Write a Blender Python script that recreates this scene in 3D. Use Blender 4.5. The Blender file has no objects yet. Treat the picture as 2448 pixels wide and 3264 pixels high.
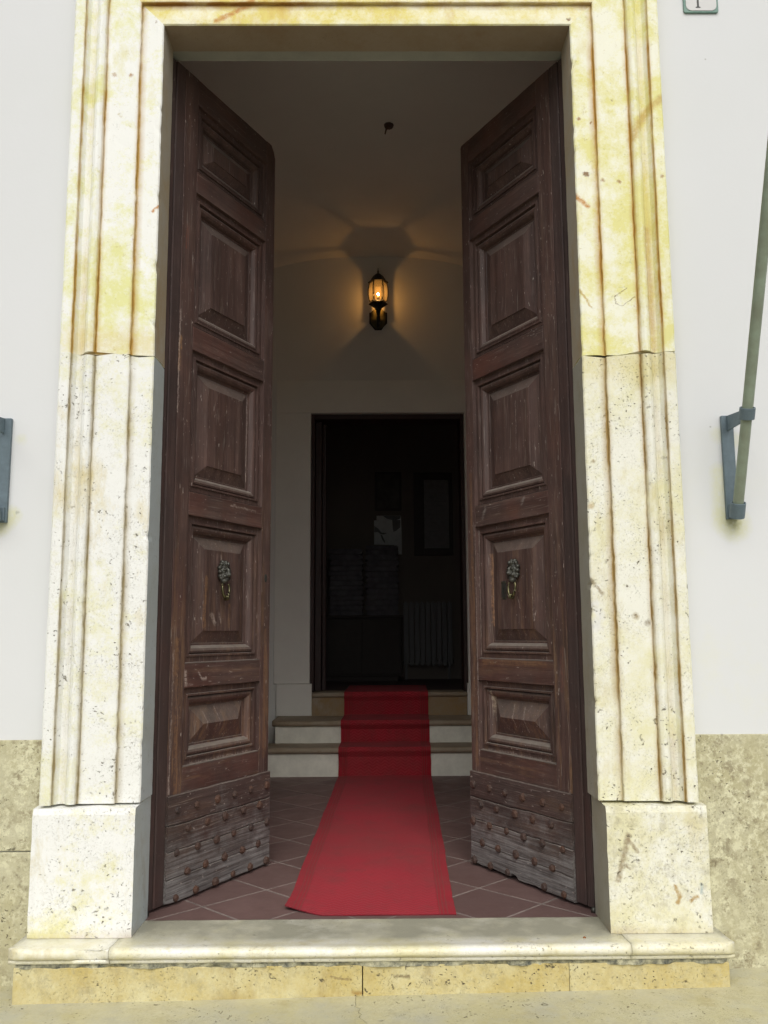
import bpy, bmesh, math, random
from mathutils import Vector, Matrix, noise as mn
random.seed(7)
S = bpy.context.scene
COL = S.collection
R = math.radians

# ------------------------------------------------------------------ camera
cam = bpy.data.cameras.new('camera'); co = bpy.data.objects.new('camera', cam); COL.objects.link(co)
cam.sensor_fit = 'VERTICAL'; cam.sensor_height = 24.0; cam.lens = 20.593
cam.clip_start = 0.05; cam.clip_end = 500
p, w, r = R(7.92), R(0.48), R(0.3285)
fw = Vector((math.sin(w)*math.cos(p), math.cos(w)*math.cos(p), math.sin(p)))
rt = Vector((math.cos(w), -math.sin(w), 0)); up = rt.cross(fw)
rt2 = rt*math.cos(r) - up*math.sin(r); up2 = up*math.cos(r) + rt*math.sin(r)
M = Matrix((rt2, up2, -fw)).transposed().to_4x4(); M.translation = Vector((0.036, -3.96, 1.275))
co.matrix_world = M
S.camera = co

# ------------------------------------------------------------------ sky, sun, exposure
SUN_EL, SUN_AZ = R(46), R(-14)          # azimuth measured from straight behind the camera, negative = left
wd = bpy.data.worlds.new('World'); S.world = wd; wd.use_nodes = True
nt = wd.node_tree; nt.nodes.clear()
sky = nt.nodes.new('ShaderNodeTexSky'); sky.sky_type = 'NISHITA'; sky.sun_disc = False
sky.sun_elevation = SUN_EL; sky.sun_rotation = R(180) + SUN_AZ
sky.air_density = 1.0; sky.dust_density = 4.0; sky.ozone_density = 1.0
hs = nt.nodes.new('ShaderNodeHueSaturation'); hs.inputs['Saturation'].default_value = 0.30
bg = nt.nodes.new('ShaderNodeBackground'); bg.inputs['Strength'].default_value = 0.15
ow = nt.nodes.new('ShaderNodeOutputWorld')
nt.links.new(sky.outputs[0], hs.inputs['Color']); nt.links.new(hs.outputs[0], bg.inputs[0]); nt.links.new(bg.outputs[0], ow.inputs[0])
sl = bpy.data.lights.new('sun', 'SUN'); sl.energy = 1.5; sl.angle = R(50); sl.color = (1.0, 0.97, 0.92)
so = bpy.data.objects.new('sun', sl); COL.objects.link(so)
sd = Vector((math.sin(SUN_AZ)*math.cos(SUN_EL), -math.cos(SUN_AZ)*math.cos(SUN_EL), math.sin(SUN_EL)))
so.rotation_euler = sd.to_track_quat('Z', 'Y').to_euler(); so.location = (-3, -12, 10)
S.view_settings.view_transform = 'Standard'; S.view_settings.look = 'None'
S.view_settings.gamma = 1.0; S.view_settings.use_curve_mapping = False
S.view_settings.exposure = -0.15
S.render.engine = 'CYCLES'
S.cycles.max_bounces = 10; S.cycles.diffuse_bounces = 6; S.cycles.transparent_max_bounces = 12
S.cycles.sample_clamp_indirect = 6.0

# ------------------------------------------------------------------ node helpers
class NT:
    def __init__(s, name):
        s.m = bpy.data.materials.new(name); s.m.use_nodes = True
        s.t = s.m.node_tree; s.t.nodes.clear()
        s.out = s.t.nodes.new('ShaderNodeOutputMaterial')
        s.tc = s.t.nodes.new('ShaderNodeTexCoord')
        s.b = s.t.nodes.new('ShaderNodeBsdfPrincipled'); s.lk(s.b.outputs[0], s.out.inputs[0])
        oi = s.t.nodes.new('ShaderNodeObjectInfo'); s.rand = oi.outputs['Random']
        cx = s.t.nodes.new('ShaderNodeCombineXYZ')
        for i in range(3):
            s.lk(s.math('MULTIPLY', s.rand, 7.3 + 5.1*i), cx.inputs[i])
        va = s.t.nodes.new('ShaderNodeVectorMath'); va.operation = 'ADD'
        s.lk(s.tc.outputs['Object'], va.inputs[0]); s.lk(cx.outputs[0], va.inputs[1])
        s.pos = va.outputs[0]                    # object space, shifted per object
        s.obj = s.tc.outputs['Object']; s.uv = s.tc.outputs['UV']
    def lk(s, a, b): s.t.links.new(a, b)
    def put(s, v, i):
        if isinstance(v, (int, float)): i.default_value = v
        elif isinstance(v, tuple): i.default_value = v if len(v) == 4 or i.type == 'VECTOR' else (*v, 1)
        else: s.lk(v, i)
    def math(s, op, a, b=0.5, c=None):
        n = s.t.nodes.new('ShaderNodeMath'); n.operation = op; s.put(a, n.inputs[0]); s.put(b, n.inputs[1])
        if c is not None: s.put(c, n.inputs[2])
        return n.outputs[0]
    def scale(s, v, sc):
        n = s.t.nodes.new('ShaderNodeMapping'); s.lk(v, n.inputs[0]); n.inputs['Scale'].default_value = sc; return n.outputs[0]
    def noise(s, sc=5, det=5, rough=0.55, vec=None, dist=0.0):
        n = s.t.nodes.new('ShaderNodeTexNoise'); n.inputs['Scale'].default_value = sc; n.inputs['Detail'].default_value = det
        n.inputs['Roughness'].default_value = rough; n.inputs['Distortion'].default_value = dist
        s.lk(vec if vec is not None else s.pos, n.inputs['Vector']); return n.outputs[0]
    def voro(s, sc=20, vec=None, feat='F1', out='Distance', rnd=1.0):
        n = s.t.nodes.new('ShaderNodeTexVoronoi'); n.feature = feat; n.inputs['Scale'].default_value = sc
        n.inputs['Randomness'].default_value = rnd
        s.lk(vec if vec is not None else s.pos, n.inputs['Vector']); return n.outputs[out]
    def ramp(s, f, *st):
        n = s.t.nodes.new('ShaderNodeValToRGB'); e = n.color_ramp.elements
        while len(e) < len(st): e.new(0.5)
        for i, (q, c) in enumerate(st):
            e[i].position = q; e[i].color = (c, c, c, 1) if isinstance(c, (int, float)) else (*c, 1)
        s.lk(f, n.inputs[0]); return n.outputs[0]
    def mix(s, f, a, b, bt='MIX'):
        n = s.t.nodes.new('ShaderNodeMix'); n.data_type = 'RGBA'; n.blend_type = bt
        s.put(f, n.inputs[0]); s.put(a, n.inputs[6]); s.put(b, n.inputs[7]); return n.outputs[2]
    def sep(s, v):
        n = s.t.nodes.new('ShaderNodeSeparateXYZ'); s.lk(v, n.inputs[0]); return n.outputs
    def attr(s, name):
        n = s.t.nodes.new('ShaderNodeAttribute'); n.attribute_name = name; return n.outputs['Fac']
    def warp(s, sc, amt, vec=None):
        n = s.t.nodes.new('ShaderNodeTexNoise'); n.inputs['Scale'].default_value = sc; n.inputs['Detail'].default_value = 4
        s.lk(vec if vec is not None else s.pos, n.inputs['Vector'])
        a = s.t.nodes.new('ShaderNodeVectorMath'); a.operation = 'MULTIPLY_ADD'; s.lk(n.outputs['Color'], a.inputs[0]); a.inputs[1].default_value = (amt,)*3
        s.lk(vec if vec is not None else s.pos, a.inputs[2]); return a.outputs[0]
    def marks(s, c, marks, brk=None):
        o3 = s.sep(s.obj); ox = s.math('ADD', o3[0], s.math('MULTIPLY', s.math('SUBTRACT', s.noise(38, 6, 0.75), 0.5), 0.030)); oz = s.math('ADD', o3[2], s.math('MULTIPLY', s.math('SUBTRACT', s.noise(33, 6, 0.75), 0.5), 0.034))
        for colr, stg, wid, pts in marks:                    # single stains with a shape and place of their own
            acc = None
            if len(pts) == 1: pts = [pts[0], (pts[0][0]+0.002, pts[0][1])]
            for (ax, az), (bx, bz) in zip(pts, pts[1:]):
                L2 = (bx-ax)**2 + (bz-az)**2; ux, uz = s.math('SUBTRACT', ox, ax), s.math('SUBTRACT', oz, az)
                t = s.math('DIVIDE', s.math('ADD', s.math('MULTIPLY', ux, bx-ax), s.math('MULTIPLY', uz, bz-az)), L2)
                tc = s.t.nodes.new('ShaderNodeClamp'); s.lk(t, tc.inputs[0]); t = tc.outputs[0]
                qx = s.math('SUBTRACT', ux, s.math('MULTIPLY', t, bx-ax)); qz = s.math('SUBTRACT', uz, s.math('MULTIPLY', t, bz-az))
                dd = s.math('SQRT', s.math('ADD', s.math('MULTIPLY', qx, qx), s.math('MULTIPLY', qz, qz)))
                acc = dd if acc is None else s.math('MINIMUM', acc, dd)
            mk_ = s.math('MULTIPLY', s.ramp(s.math('DIVIDE', acc, wid*2), (0.16, 1.0), (0.55, 0.0)), brk if brk is not None else s.ramp(s.noise(50, 5, 0.7), (0.34, 0.5), (0.54, 1.0)))
            c = s.mix(s.math('MULTIPLY', mk_, stg), c, colr)
        return c
    def bump(s, h, st=0.3, d=0.01, prev=None):
        n = s.t.nodes.new('ShaderNodeBump'); n.inputs['Strength'].default_value = st; n.inputs['Distance'].default_value = d
        s.lk(h, n.inputs['Height'])
        if prev is not None: s.lk(prev, n.inputs['Normal'])
        return n.outputs[0]
    def fin(s, col, rough=0.7, bump=None, spec=0.4, metal=0.0):
        s.put(col, s.b.inputs['Base Color']); s.put(rough, s.b.inputs['Roughness'])
        s.b.inputs['Specular IOR Level'].default_value = spec; s.put(metal, s.b.inputs['Metallic'])
        if bump is not None: s.lk(bump, s.b.inputs['Normal'])
        return s.m

# ------------------------------------------------------------------ materials
def stone(name, pale, yellow, ochre, y_lo, y_hi, pits=1.0, spots=0.0, grey=None, stain_shade=(0.40, 0.24, 0.07), veins=0.0, mott=0.0, marks=(), rgh=0.62, spec=0.3):
    n = NT(name)
    big = n.noise(2.9, 5, 0.6, dist=0.4)
    mid = n.noise(13, 6, 0.7)
    fin = n.noise(70, 5, 0.75)
    f = n.math('ADD', n.math('MULTIPLY', big, 0.52), n.math('ADD', n.math('MULTIPLY', mid, 0.30), n.math('MULTIPLY', fin, 0.18)))
    c = n.mix(n.ramp(f, (y_lo, 0.0), (y_hi, 1.0)), pale, yellow)
    och = n.ramp(n.noise(4.2, 7, 0.7, vec=n.scale(n.pos, (1, 1, 0.45))), (0.56, 0.0), (0.74, 0.8))
    c = n.mix(och, c, ochre)
    if mott:
        mott = n.math('MULTIPLY', n.ramp(n.noise(2.3, 5, 0.75, vec=n.scale(n.pos, (1, 1, 0.7))), (0.40, 0.25), (0.60, 1.0)), mott)
        c = n.mix(n.math('MULTIPLY', n.ramp(n.noise(26, 8, 0.75), (0.47, 0.0), (0.58, 1.0)), mott), c, (0.68, 0.665, 0.47))
        c = n.mix(n.math('MULTIPLY', n.ramp(n.noise(17, 8, 0.8), (0.51, 0.0), (0.60, 1.0)), mott), c, (0.255, 0.22, 0.135))
    if grey: c = n.mix(n.math('MULTIPLY', n.ramp(n.noise(3.1, 6, 0.7), (0.46, 0.0), (0.66, 1.0)), 0.7), c, grey)
    if spots:
        sv = n.voro(6.5, vec=n.warp(30, 0.06)); sp = n.math('MULTIPLY', n.ramp(n.math('ADD', n.math('ADD', sv, n.math('MULTIPLY', n.noise(2.7, 2), 0.16)), n.math('MULTIPLY', n.noise(75, 4, 0.8), 0.10)), (0.155, 1.0), (0.215, 0.0)), spots)
        c = n.mix(sp, c, (0.20, 0.10, 0.028))
        sm = n.math('MULTIPLY', n.ramp(n.noise(30, 6, 0.8), (0.60, 0.0), (0.70, 1.0)), spots*0.6)
        c = n.mix(sm, c, (0.42, 0.33, 0.10))
    if veins:
        vv = n.noise(1.1, 3, 0.5, dist=1.8)
        c = n.mix(n.math('MULTIPLY', n.ramp(vv, (0.485, 0.0), (0.50, 1.0), (0.515, 0.0)), veins), c, (0.46, 0.24, 0.05))
    if mott or pits > 0.6:
        gr = n.ramp(n.noise(95, 6, 0.8), (0.50, 0.0), (0.66, 1.0))
        c = n.mix(n.math('MULTIPLY', gr, n.ramp(n.noise(5, 5, 0.6), (0.40, 0.05), (0.62, 0.42))), c, (0.36, 0.33, 0.23))
    if marks: c = n.marks(c, marks)
    # travertine holes, clustered
    wp = n.warp(34, 0.050); v1 = n.voro(40, vec=n.scale(wp, (1, 1, 1.35))); cl = n.ramp(n.noise(6, 4, 0.6), (0.47, 0.0), (0.60, 1.0))
    d = n.math('ADD', v1, n.math('MULTIPLY', n.noise(120, 2), 0.25))
    hole = n.math('MULTIPLY', n.ramp(d, (0.24, 1.0), (0.33, 0.0)), cl)
    v3 = n.math('ADD', n.voro(15, vec=n.scale(n.warp(26, 0.10), (1, 1, 1.3))), n.math('MULTIPLY', n.noise(110, 4, 0.8), 0.34))
    hole = n.math('MAXIMUM', hole, n.math('MULTIPLY', n.ramp(v3, (0.225, 1.0), (0.33, 0.0)), n.ramp(n.noise(3.6, 3), (0.50, 0.0), (0.57, 0.9))))
    fine = n.math('MULTIPLY', n.ramp(n.noise(150, 4, 0.7), (0.60, 0.0), (0.68, 1.0)), n.ramp(n.noise(9, 4), (0.42, 0.0), (0.6, 1.0)))
    hole = n.math('MULTIPLY', n.math('MAXIMUM', hole, n.math('MULTIPLY', fine, 0.55)), pits)
    c = n.mix(n.math('MULTIPLY', hole, 0.85), c, (0.12, 0.10, 0.065))
    st = n.attr('stain_shade')
    stf = n.math('MULTIPLY', st, n.math('MULTIPLY', n.ramp(n.noise(9, 5, 0.7), (0.30, 0.6), (0.60, 1.0)), n.ramp(n.noise(2.3, 3), (0.36, 0.6), (0.60, 1.25))))
    c = n.mix(n.ramp(stf, (0.10, 0.0), (1.0, 1.0)), c, stain_shade)
    bm = n.math('SUBTRACT', n.math('MULTIPLY', n.noise(60, 6, 0.7), 0.25), hole)
    return n.fin(c, rgh, n.bump(bm, 0.7, 0.006), spec)

OR, BR = (0.50, 0.22, 0.04), (0.30, 0.24, 0.15)
M_trav = stone('travertine', (0.80, 0.81, 0.78), (0.72, 0.71, 0.44), (0.60, 0.50, 0.20), 0.50, 0.63, pits=1.1, stain_shade=(0.34, 0.27, 0.13))
M_travR = stone('travertine_yellowed', (0.79, 0.79, 0.70), (0.72, 0.70, 0.46), (0.56, 0.49, 0.22), 0.46, 0.60, pits=1.2, stain_shade=(0.36, 0.24, 0.08),
    marks=[((0.66, 0.59, 0.26), 0.6, 0.11, [(1.05, 2.54), (1.40, 2.53)]), (BR, 0.8, 0.010, [(1.008, 1.531), (1.068, 1.451)]), ((0.72, 0.72, 0.69), 0.85, 0.030, [(1.03, 1.40), (1.05, 1.36), (1.03, 1.30)]), ((0.20, 0.15, 0.08), 0.8, 0.016, [(1.262, 1.32)]), ((0.34, 0.25, 0.11), 0.8, 0.018, [(1.209, 1.35)]), ((0.30, 0.22, 0.1), 0.8, 0.012, [(1.05, 2.07)]), ((0.45, 0.30, 0.10), 0.7, 0.016, [(1.03, 1.86)])])
M_upper = stone('upper_marble', (0.82, 0.83, 0.79), (0.72, 0.72, 0.34), (0.66, 0.62, 0.22), 0.48, 0.60, pits=0.15, spots=0.9, stain_shade=(0.44, 0.27, 0.06), marks=[((0.66, 0.56, 0.19), 0.55, 0.10, [(-1.36, 2.65), (-1.04, 2.64)]), (OR, 0.9, 0.008, [(-1.043, 3.309), (-1.011, 3.347)]), ((0.36, 0.18, 0.05), 0.8, 0.012, [(-1.25, 4.02)]), ((0.36, 0.18, 0.05), 0.8, 0.012, [(-1.165, 4.015)])])
M_upperR = stone('upper_marble_yellowed', (0.82, 0.82, 0.68), (0.72, 0.69, 0.29), (0.64, 0.56, 0.16), 0.45, 0.56, pits=0.2, spots=0.9, stain_shade=(0.46, 0.26, 0.05),
    marks=[(OR, 0.95, 0.014, [(1.003, 3.400), (1.070, 3.332)]), ((0.5, 0.36, 0.10), 0.8, 0.007, [(0.997, 2.935), (1.068, 2.824)]), ((0.52, 0.36, 0.10), 0.75, 0.026, [(1.451, 3.871), (1.381, 3.822), (1.332, 3.756), (1.296, 3.67)]), ((0.22, 0.15, 0.06), 0.8, 0.0028, [(1.238, 2.911), (1.176, 2.865), (1.183, 2.831), (1.212, 2.819), (1.273, 2.865)]),
    ((0.50, 0.33, 0.11), 0.55, 0.022, [(1.352, 2.60), (1.348, 2.85), (1.343, 3.2)]), ((0.30, 0.14, 0.05), 0.85, 0.011, [(1.142, 3.46)]), ((0.30, 0.14, 0.05), 0.85, 0.011, [(1.222, 3.45)]), ((0.30, 0.14, 0.05), 0.85, 0.010, [(1.42, 3.46)]), ((0.30, 0.14, 0.05), 0.85, 0.010, [(1.04, 3.79)])])
M_lintel = stone('lintel_marble', (0.85, 0.83, 0.64), (0.74, 0.65, 0.20), (0.60, 0.40, 0.09), 0.44, 0.57, pits=0.1, spots=0.8, stain_shade=(0.34, 0.16, 0.03), marks=[(OR, 0.85, 0.016, [(-0.757, 4.321), (-0.677, 4.361), (-0.574, 4.417)])])
M_plinth = stone('plinth_stone', (0.81, 0.82, 0.80), (0.72, 0.70, 0.40), (0.55, 0.46, 0.19), 0.50, 0.62, pits=1.0)
M_plinthR = stone('plinth_stone_mottled', (0.78, 0.78, 0.69), (0.69, 0.66, 0.43), (0.55, 0.47, 0.20), 0.44, 0.58, pits=1.3, mott=0.35,
    marks=[(BR, 0.85, 0.015, [(1.120, 0.405), (1.093, 0.308), (1.069, 0.221)]), (BR, 0.85, 0.010, [(1.120, 0.386), (1.159, 0.337)]), (BR, 0.8, 0.008, [(1.100, 0.285), (1.124, 0.268)]), ((0.38, 0.23, 0.06), 0.85, 0.011, [(1.314, 0.191), (1.332, 0.150), (1.322, 0.124)]), ((0.38, 0.23, 0.06), 0.85, 0.010, [(1.380, 0.134), (1.405, 0.150)]), ((0.38, 0.45, 0.44), 0.85, 0.010, [(1.43, 0.195), (1.428, 0.165)]), ((0.10, 0.11, 0.10), 0.9, 0.006, [(1.43, 0.20)])])
M_rev = stone('reveal_stone_grey_shaded', (0.50, 0.555, 0.565), (0.46, 0.50, 0.47), (0.33, 0.31, 0.24), 0.46, 0.62, pits=0.4)  # cooler stone, darkened further to paint in the left reveal's shade
M_revR = stone('reveal_stone_brown_shaded', (0.40, 0.39, 0.33), (0.36, 0.34, 0.26), (0.33, 0.28, 0.19), 0.44, 0.60, pits=0.4)  # browner stone with the right reveal's shade put into its colour
M_revU = stone('reveal_stone_upper_shaded', (0.44, 0.40, 0.32), (0.42, 0.34, 0.22), (0.40, 0.26, 0.13), 0.44, 0.60, pits=0.2, spots=0.4)  # upper reveals: shade painted in, darker than the jamb fronts
M_soff = stone('soffit_stone_shaded', (0.34, 0.275, 0.20), (0.30, 0.23, 0.15), (0.28, 0.19, 0.11), 0.44, 0.60, pits=0.2, spots=0.5)  # shade of the lintel underside put into the stone colour
M_dado = stone('dado_stone', (0.50, 0.48, 0.335), (0.42, 0.39, 0.235), (0.36, 0.305, 0.16), 0.42, 0.58, pits=1.1, mott=0.95)
M_sill = stone('sill_marble', (0.80, 0.79, 0.70), (0.68, 0.64, 0.40), (0.52, 0.44, 0.20), 0.44, 0.62, pits=0.7, stain_shade=(0.37, 0.36, 0.275), rgh=0.34, spec=0.5)
M_riser = stone('riser_stone', (0.64, 0.59, 0.35), (0.52, 0.415, 0.15), (0.31, 0.205, 0.06), 0.40, 0.56, pits=1.3, mott=0.35,
    marks=[((0.20, 0.155, 0.08), 0.8, 0.009, [(0.10, 0.075), (0.16, 0.072)]), ((0.22, 0.16, 0.08), 0.7, 0.006, [(-0.16, 0.072), (-0.08, 0.062)]), ((0.34, 0.20, 0.05), 0.8, 0.010, [(-0.07, 0.012), (-0.035, 0.010)])])
M_pave = stone('paving_stone', (0.54, 0.515, 0.36), (0.46, 0.42, 0.22), (0.38, 0.32, 0.15), 0.38, 0.62, pits=1.0, mott=0.25, grey=(0.44, 0.44, 0.36))
M_tread = stone('stair_stone', (0.33, 0.28, 0.21), (0.27, 0.21, 0.14), (0.24, 0.17, 0.10), 0.40, 0.60, pits=0.6)
M_thresh = stone('inner_threshold_stone', (0.30, 0.24, 0.16), (0.30, 0.19, 0.08), (0.40, 0.36, 0.30), 0.40, 0.60, pits=0.6)

def simple(name, col, rough=0.7, var=0.12, sc=8, bump=0.1, bs=80, metal=0.0, spec=0.4, col2=None, d=0.004):
    n = NT(name)
    c2 = col2 or tuple(k*(1-var*2.2) for k in col)
    c = n.mix(n.ramp(n.noise(sc, 6, 0.65), (0.35, 0.0), (0.70, 1.0)), col, c2)
    return n.fin(c, rough, n.bump(n.noise(bs, 5, 0.65), bump, d), spec, metal)

def plaster_mat():
    n = NT('white_plaster')
    c = n.mix(n.ramp(n.noise(1.3, 5, 0.6), (0.35, 0.0), (0.75, 0.5)), (0.672, 0.685, 0.692), (0.645, 0.662, 0.652))
    z = n.sep(n.obj)[2]
    sm = n.math('MULTIPLY', n.ramp(n.noise(2.2, 6, 0.7), (0.56, 0.0), (0.72, 1.0)), n.ramp(n.math('MULTIPLY', z, 0.25), (0.15, 1.0), (0.62, 0.0)))
    c = n.mix(n.math('MULTIPLY', sm, 0.30), c, (0.70, 0.69, 0.47))
    sp = n.ramp(n.voro(3.4), (0.010, 1.0), (0.022, 0.0))
    c = n.mix(n.math('MULTIPLY', sp, 0.6), c, (0.22, 0.21, 0.17))
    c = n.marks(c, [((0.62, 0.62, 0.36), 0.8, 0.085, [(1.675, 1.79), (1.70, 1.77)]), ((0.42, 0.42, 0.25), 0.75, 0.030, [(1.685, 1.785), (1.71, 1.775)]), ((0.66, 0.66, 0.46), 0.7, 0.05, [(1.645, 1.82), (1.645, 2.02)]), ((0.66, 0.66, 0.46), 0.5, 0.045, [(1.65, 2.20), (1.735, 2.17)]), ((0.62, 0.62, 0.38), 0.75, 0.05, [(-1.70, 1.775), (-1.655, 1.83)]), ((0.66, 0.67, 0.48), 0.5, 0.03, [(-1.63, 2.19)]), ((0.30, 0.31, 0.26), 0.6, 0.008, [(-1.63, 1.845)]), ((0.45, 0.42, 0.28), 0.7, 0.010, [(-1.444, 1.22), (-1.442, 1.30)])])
    h = n.math('ADD', n.math('MULTIPLY', n.noise(9, 4), 0.6), n.math('MULTIPLY', n.noise(70, 4), 0.2))
    return n.fin(c, 0.9, n.bump(h, 0.15, 0.008), 0.2)
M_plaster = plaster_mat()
M_hall = simple('hall_plaster', (0.72, 0.72, 0.69), 0.9, 0.03, 1.5, 0.12, 25, spec=0.15)
M_band = simple('painted_surround', (0.77, 0.765, 0.71), 0.7, 0.03, 3, 0.06, 40, spec=0.25)
M_cream = simple('painted_riser', (0.80, 0.79, 0.69), 0.75, 0.10, 6, 0.3, 60, spec=0.25)
M_dark = simple('mortar_dark', (0.10, 0.095, 0.08), 0.95, 0.3, 20, 0.6, 60)
M_mortar = simple('broken_mortar', (0.50, 0.48, 0.33), 0.95, 0.35, 30, 0.9, 45, col2=(0.045, 0.055, 0.055), d=0.012)
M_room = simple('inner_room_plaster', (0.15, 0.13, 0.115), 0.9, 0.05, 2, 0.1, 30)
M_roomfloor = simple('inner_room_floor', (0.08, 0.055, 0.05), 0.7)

def wood(name, axis='z', base=((0.040, 0.024, 0.0205), (0.090, 0.054, 0.046), (0.150, 0.092, 0.075)), red=0.4, worn=0.0, grey=0.0, chips=0.5, dust_skylight=0.5, rough=0.5, marks=()):
    n = NT(name)
    sc = {'z': (26, 26, 1.0), 'x': (1.0, 26, 26)}[axis]; fs = {'z': (110, 110, 3.2), 'x': (3.2, 110, 110)}[axis]
    g = n.noise(1.0, 7, 0.7, vec=n.scale(n.pos, sc), dist=0.5)
    fg = n.noise(1.0, 5, 0.7, vec=n.scale(n.pos, fs))
    f = n.math('ADD', n.math('MULTIPLY', g, 0.65), n.math('MULTIPLY', fg, 0.35))
    c = n.ramp(f, (0.30, base[0]), (0.50, base[1]), (0.70, base[2]))
    c = n.mix(n.math('MULTIPLY', n.ramp(n.noise(2.6, 4, 0.6), (0.42, 0.0), (0.68, 1.0)), red), c, (0.115, 0.042, 0.030))
    z = n.sep(n.obj)[2]
    if worn:
        low = n.ramp(n.math('MULTIPLY', z, 0.25), (0.12, 1.0), (0.55, 0.10))
        wm = n.math('MULTIPLY', n.ramp(n.noise(1.0, 6, 0.75, vec=n.scale(n.pos, {'z': (18, 18, 1.6), 'x': (1.6, 18, 18)}[axis])), (0.50, 0.0), (0.64, 1.0)), low)
        c = n.mix(n.math('MULTIPLY', wm, worn), c, (0.25, 0.145, 0.078))
        hl = n.math('MULTIPLY', n.ramp(n.noise(1.0, 4, 0.7, vec=n.scale(n.pos, {'z': (150, 150, 7), 'x': (7, 150, 150)}[axis])), (0.62, 0.0), (0.72, 1.0)), n.math('MULTIPLY', low, worn))
        c = n.mix(hl, c, (0.40, 0.34, 0.28))
    if grey:
        gz = n.math('ADD', n.math('MULTIPLY', n.ramp(z, (0.04, 1.0), (0.46, 0.0)), 0.40), n.math('ADD', n.math('MULTIPLY', n.noise(5, 7, 0.8), 0.75), n.math('MULTIPLY', fg, 0.25)))
        gm = n.ramp(gz, (0.57, 0.0), (0.86, 1.0))
        gc = n.mix(n.ramp(fg, (0.35, 0.0), (0.62, 1.0)), (0.085, 0.074, 0.070), (0.31, 0.30, 0.29))
        c = n.mix(n.math('MULTIPLY', gm, grey), c, gc)
    blot = n.ramp(n.noise(3.4, 6, 0.7), (0.38, 0.0), (0.66, 1.0))
    c = n.mix(n.math('MULTIPLY', blot, 0.5), c, (0.034, 0.023, 0.021))
    scr = n.math('MULTIPLY', n.ramp(n.noise(1.0, 2, 0.5, vec=n.scale(n.warp(3, 0.02), {'z': (190, 190, 4.5), 'x': (4.5, 190, 190)}[axis])), (0.645, 0.0), (0.70, 1.0)), 0.5*chips)
    c = n.mix(scr, c, (0.34, 0.29, 0.255))
    ch = n.math('MULTIPLY', n.ramp(n.noise(1.0, 3, 0.6, vec=n.scale(n.pos, {'z': (90, 90, 24), 'x': (24, 90, 90)}[axis])), (0.675, 0.0), (0.71, 1.0)), chips)
    c = n.mix(ch, c, (0.42, 0.36, 0.32))
    if marks: c = n.marks(c, marks, n.ramp(n.math('ADD', n.math('MULTIPLY', fg, 0.55), n.math('MULTIPLY', n.noise(44, 5, 0.8), 0.45)), (0.44, 0.05), (0.56, 0.85)))
    gm_ = n.t.nodes.new('ShaderNodeNewGeometry'); nz = n.sep(gm_.outputs['Normal'])[2]
    du = n.math('MULTIPLY', n.ramp(nz, (0.20, 0.0), (0.55, 1.0)), n.ramp(n.noise(18, 5, 0.7), (0.25, 0.5), (0.65, 1.0)))
    c = n.mix(n.math('MULTIPLY', du, dust_skylight), c, (0.27, 0.24, 0.205))  # dust on ledges, plus sky light painted on up-facing bevels
    h = n.math('ADD', f, n.math('MULTIPLY', fg, 0.6 + 0.6*grey))
    return n.fin(c, n.ramp(g, (0.3, rough-0.08), (0.7, rough+0.2)), n.bump(h, 0.30 + 0.35*grey, 0.004), 0.42)

M_wv = wood('door_wood_vertical', 'z', red=0.35)
OG, PK, DK = (0.26, 0.14, 0.068), (0.44, 0.36, 0.315), (0.040, 0.025, 0.024)
M_wh = wood('door_wood_rail', 'x', red=0.75, worn=0.45, marks=[(DK, 0.7, 0.030, [(0.27, 1.085), (0.36, 1.045)]), (PK, 0.9, 0.012, [(0.243, 1.095), (0.248, 1.03)]), (PK, 0.85, 0.009, [(0.35, 1.085), (0.375, 1.055), (0.41, 1.055)]), (PK, 0.8, 0.007, [(0.255, 1.03), (0.30, 1.028)]),
    ((0.30, 0.265, 0.24), 0.7, 0.014, [(-0.80, 1.985), (-0.83, 1.93)]), ((0.30, 0.265, 0.24), 0.7, 0.013, [(-0.44, 1.995), (-0.46, 1.97)]), (PK, 0.7, 0.008, [(0.60, 1.985), (0.84, 1.975)]), (OG, 0.6, 0.02, [(-0.30, 1.12), (-0.85, 1.12)])])
M_wp = wood('door_wood_panel', 'z', red=0.2, worn=0.70, chips=0.7, marks=[(DK, 0.8, 0.024, [(0.46, 1.32), (0.47, 1.43)]), (PK, 0.95, 0.016, [(0.475, 1.385), (0.505, 1.335)]), (PK, 0.8, 0.008, [(0.54, 1.39), (0.56, 1.345)]), (OG, 0.8, 0.014, [(0.415, 1.32), (0.425, 1.58)]), (OG, 0.75, 0.012, [(0.63, 1.32), (0.635, 1.44)]), (PK, 0.8, 0.009, [(0.548, 1.70), (0.552, 1.655)]), ((0.26, 0.17, 0.15), 0.7, 0.014, [(0.515, 1.70), (0.52, 1.62)]),
    (PK, 0.7, 0.0045, [(0.44, 0.885), (0.462, 0.79)]), (PK, 0.7, 0.004, [(0.545, 0.90), (0.57, 0.80)]), (PK, 0.8, 0.005, [(-0.415, 1.34), (-0.42, 1.63)]), (PK, 0.7, 0.004, [(-0.55, 1.47), (-0.525, 1.41)]), (PK, 0.7, 0.005, [(-0.63, 0.90), (-0.60, 0.78)]), (PK, 0.7, 0.005, [(-0.53, 0.885), (-0.50, 0.76)]), (PK, 0.6, 0.004, [(0.585, 3.42), (0.588, 3.30)]), (PK, 0.5, 0.004, [(-0.52, 2.55), (-0.522, 2.28)])])
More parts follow.
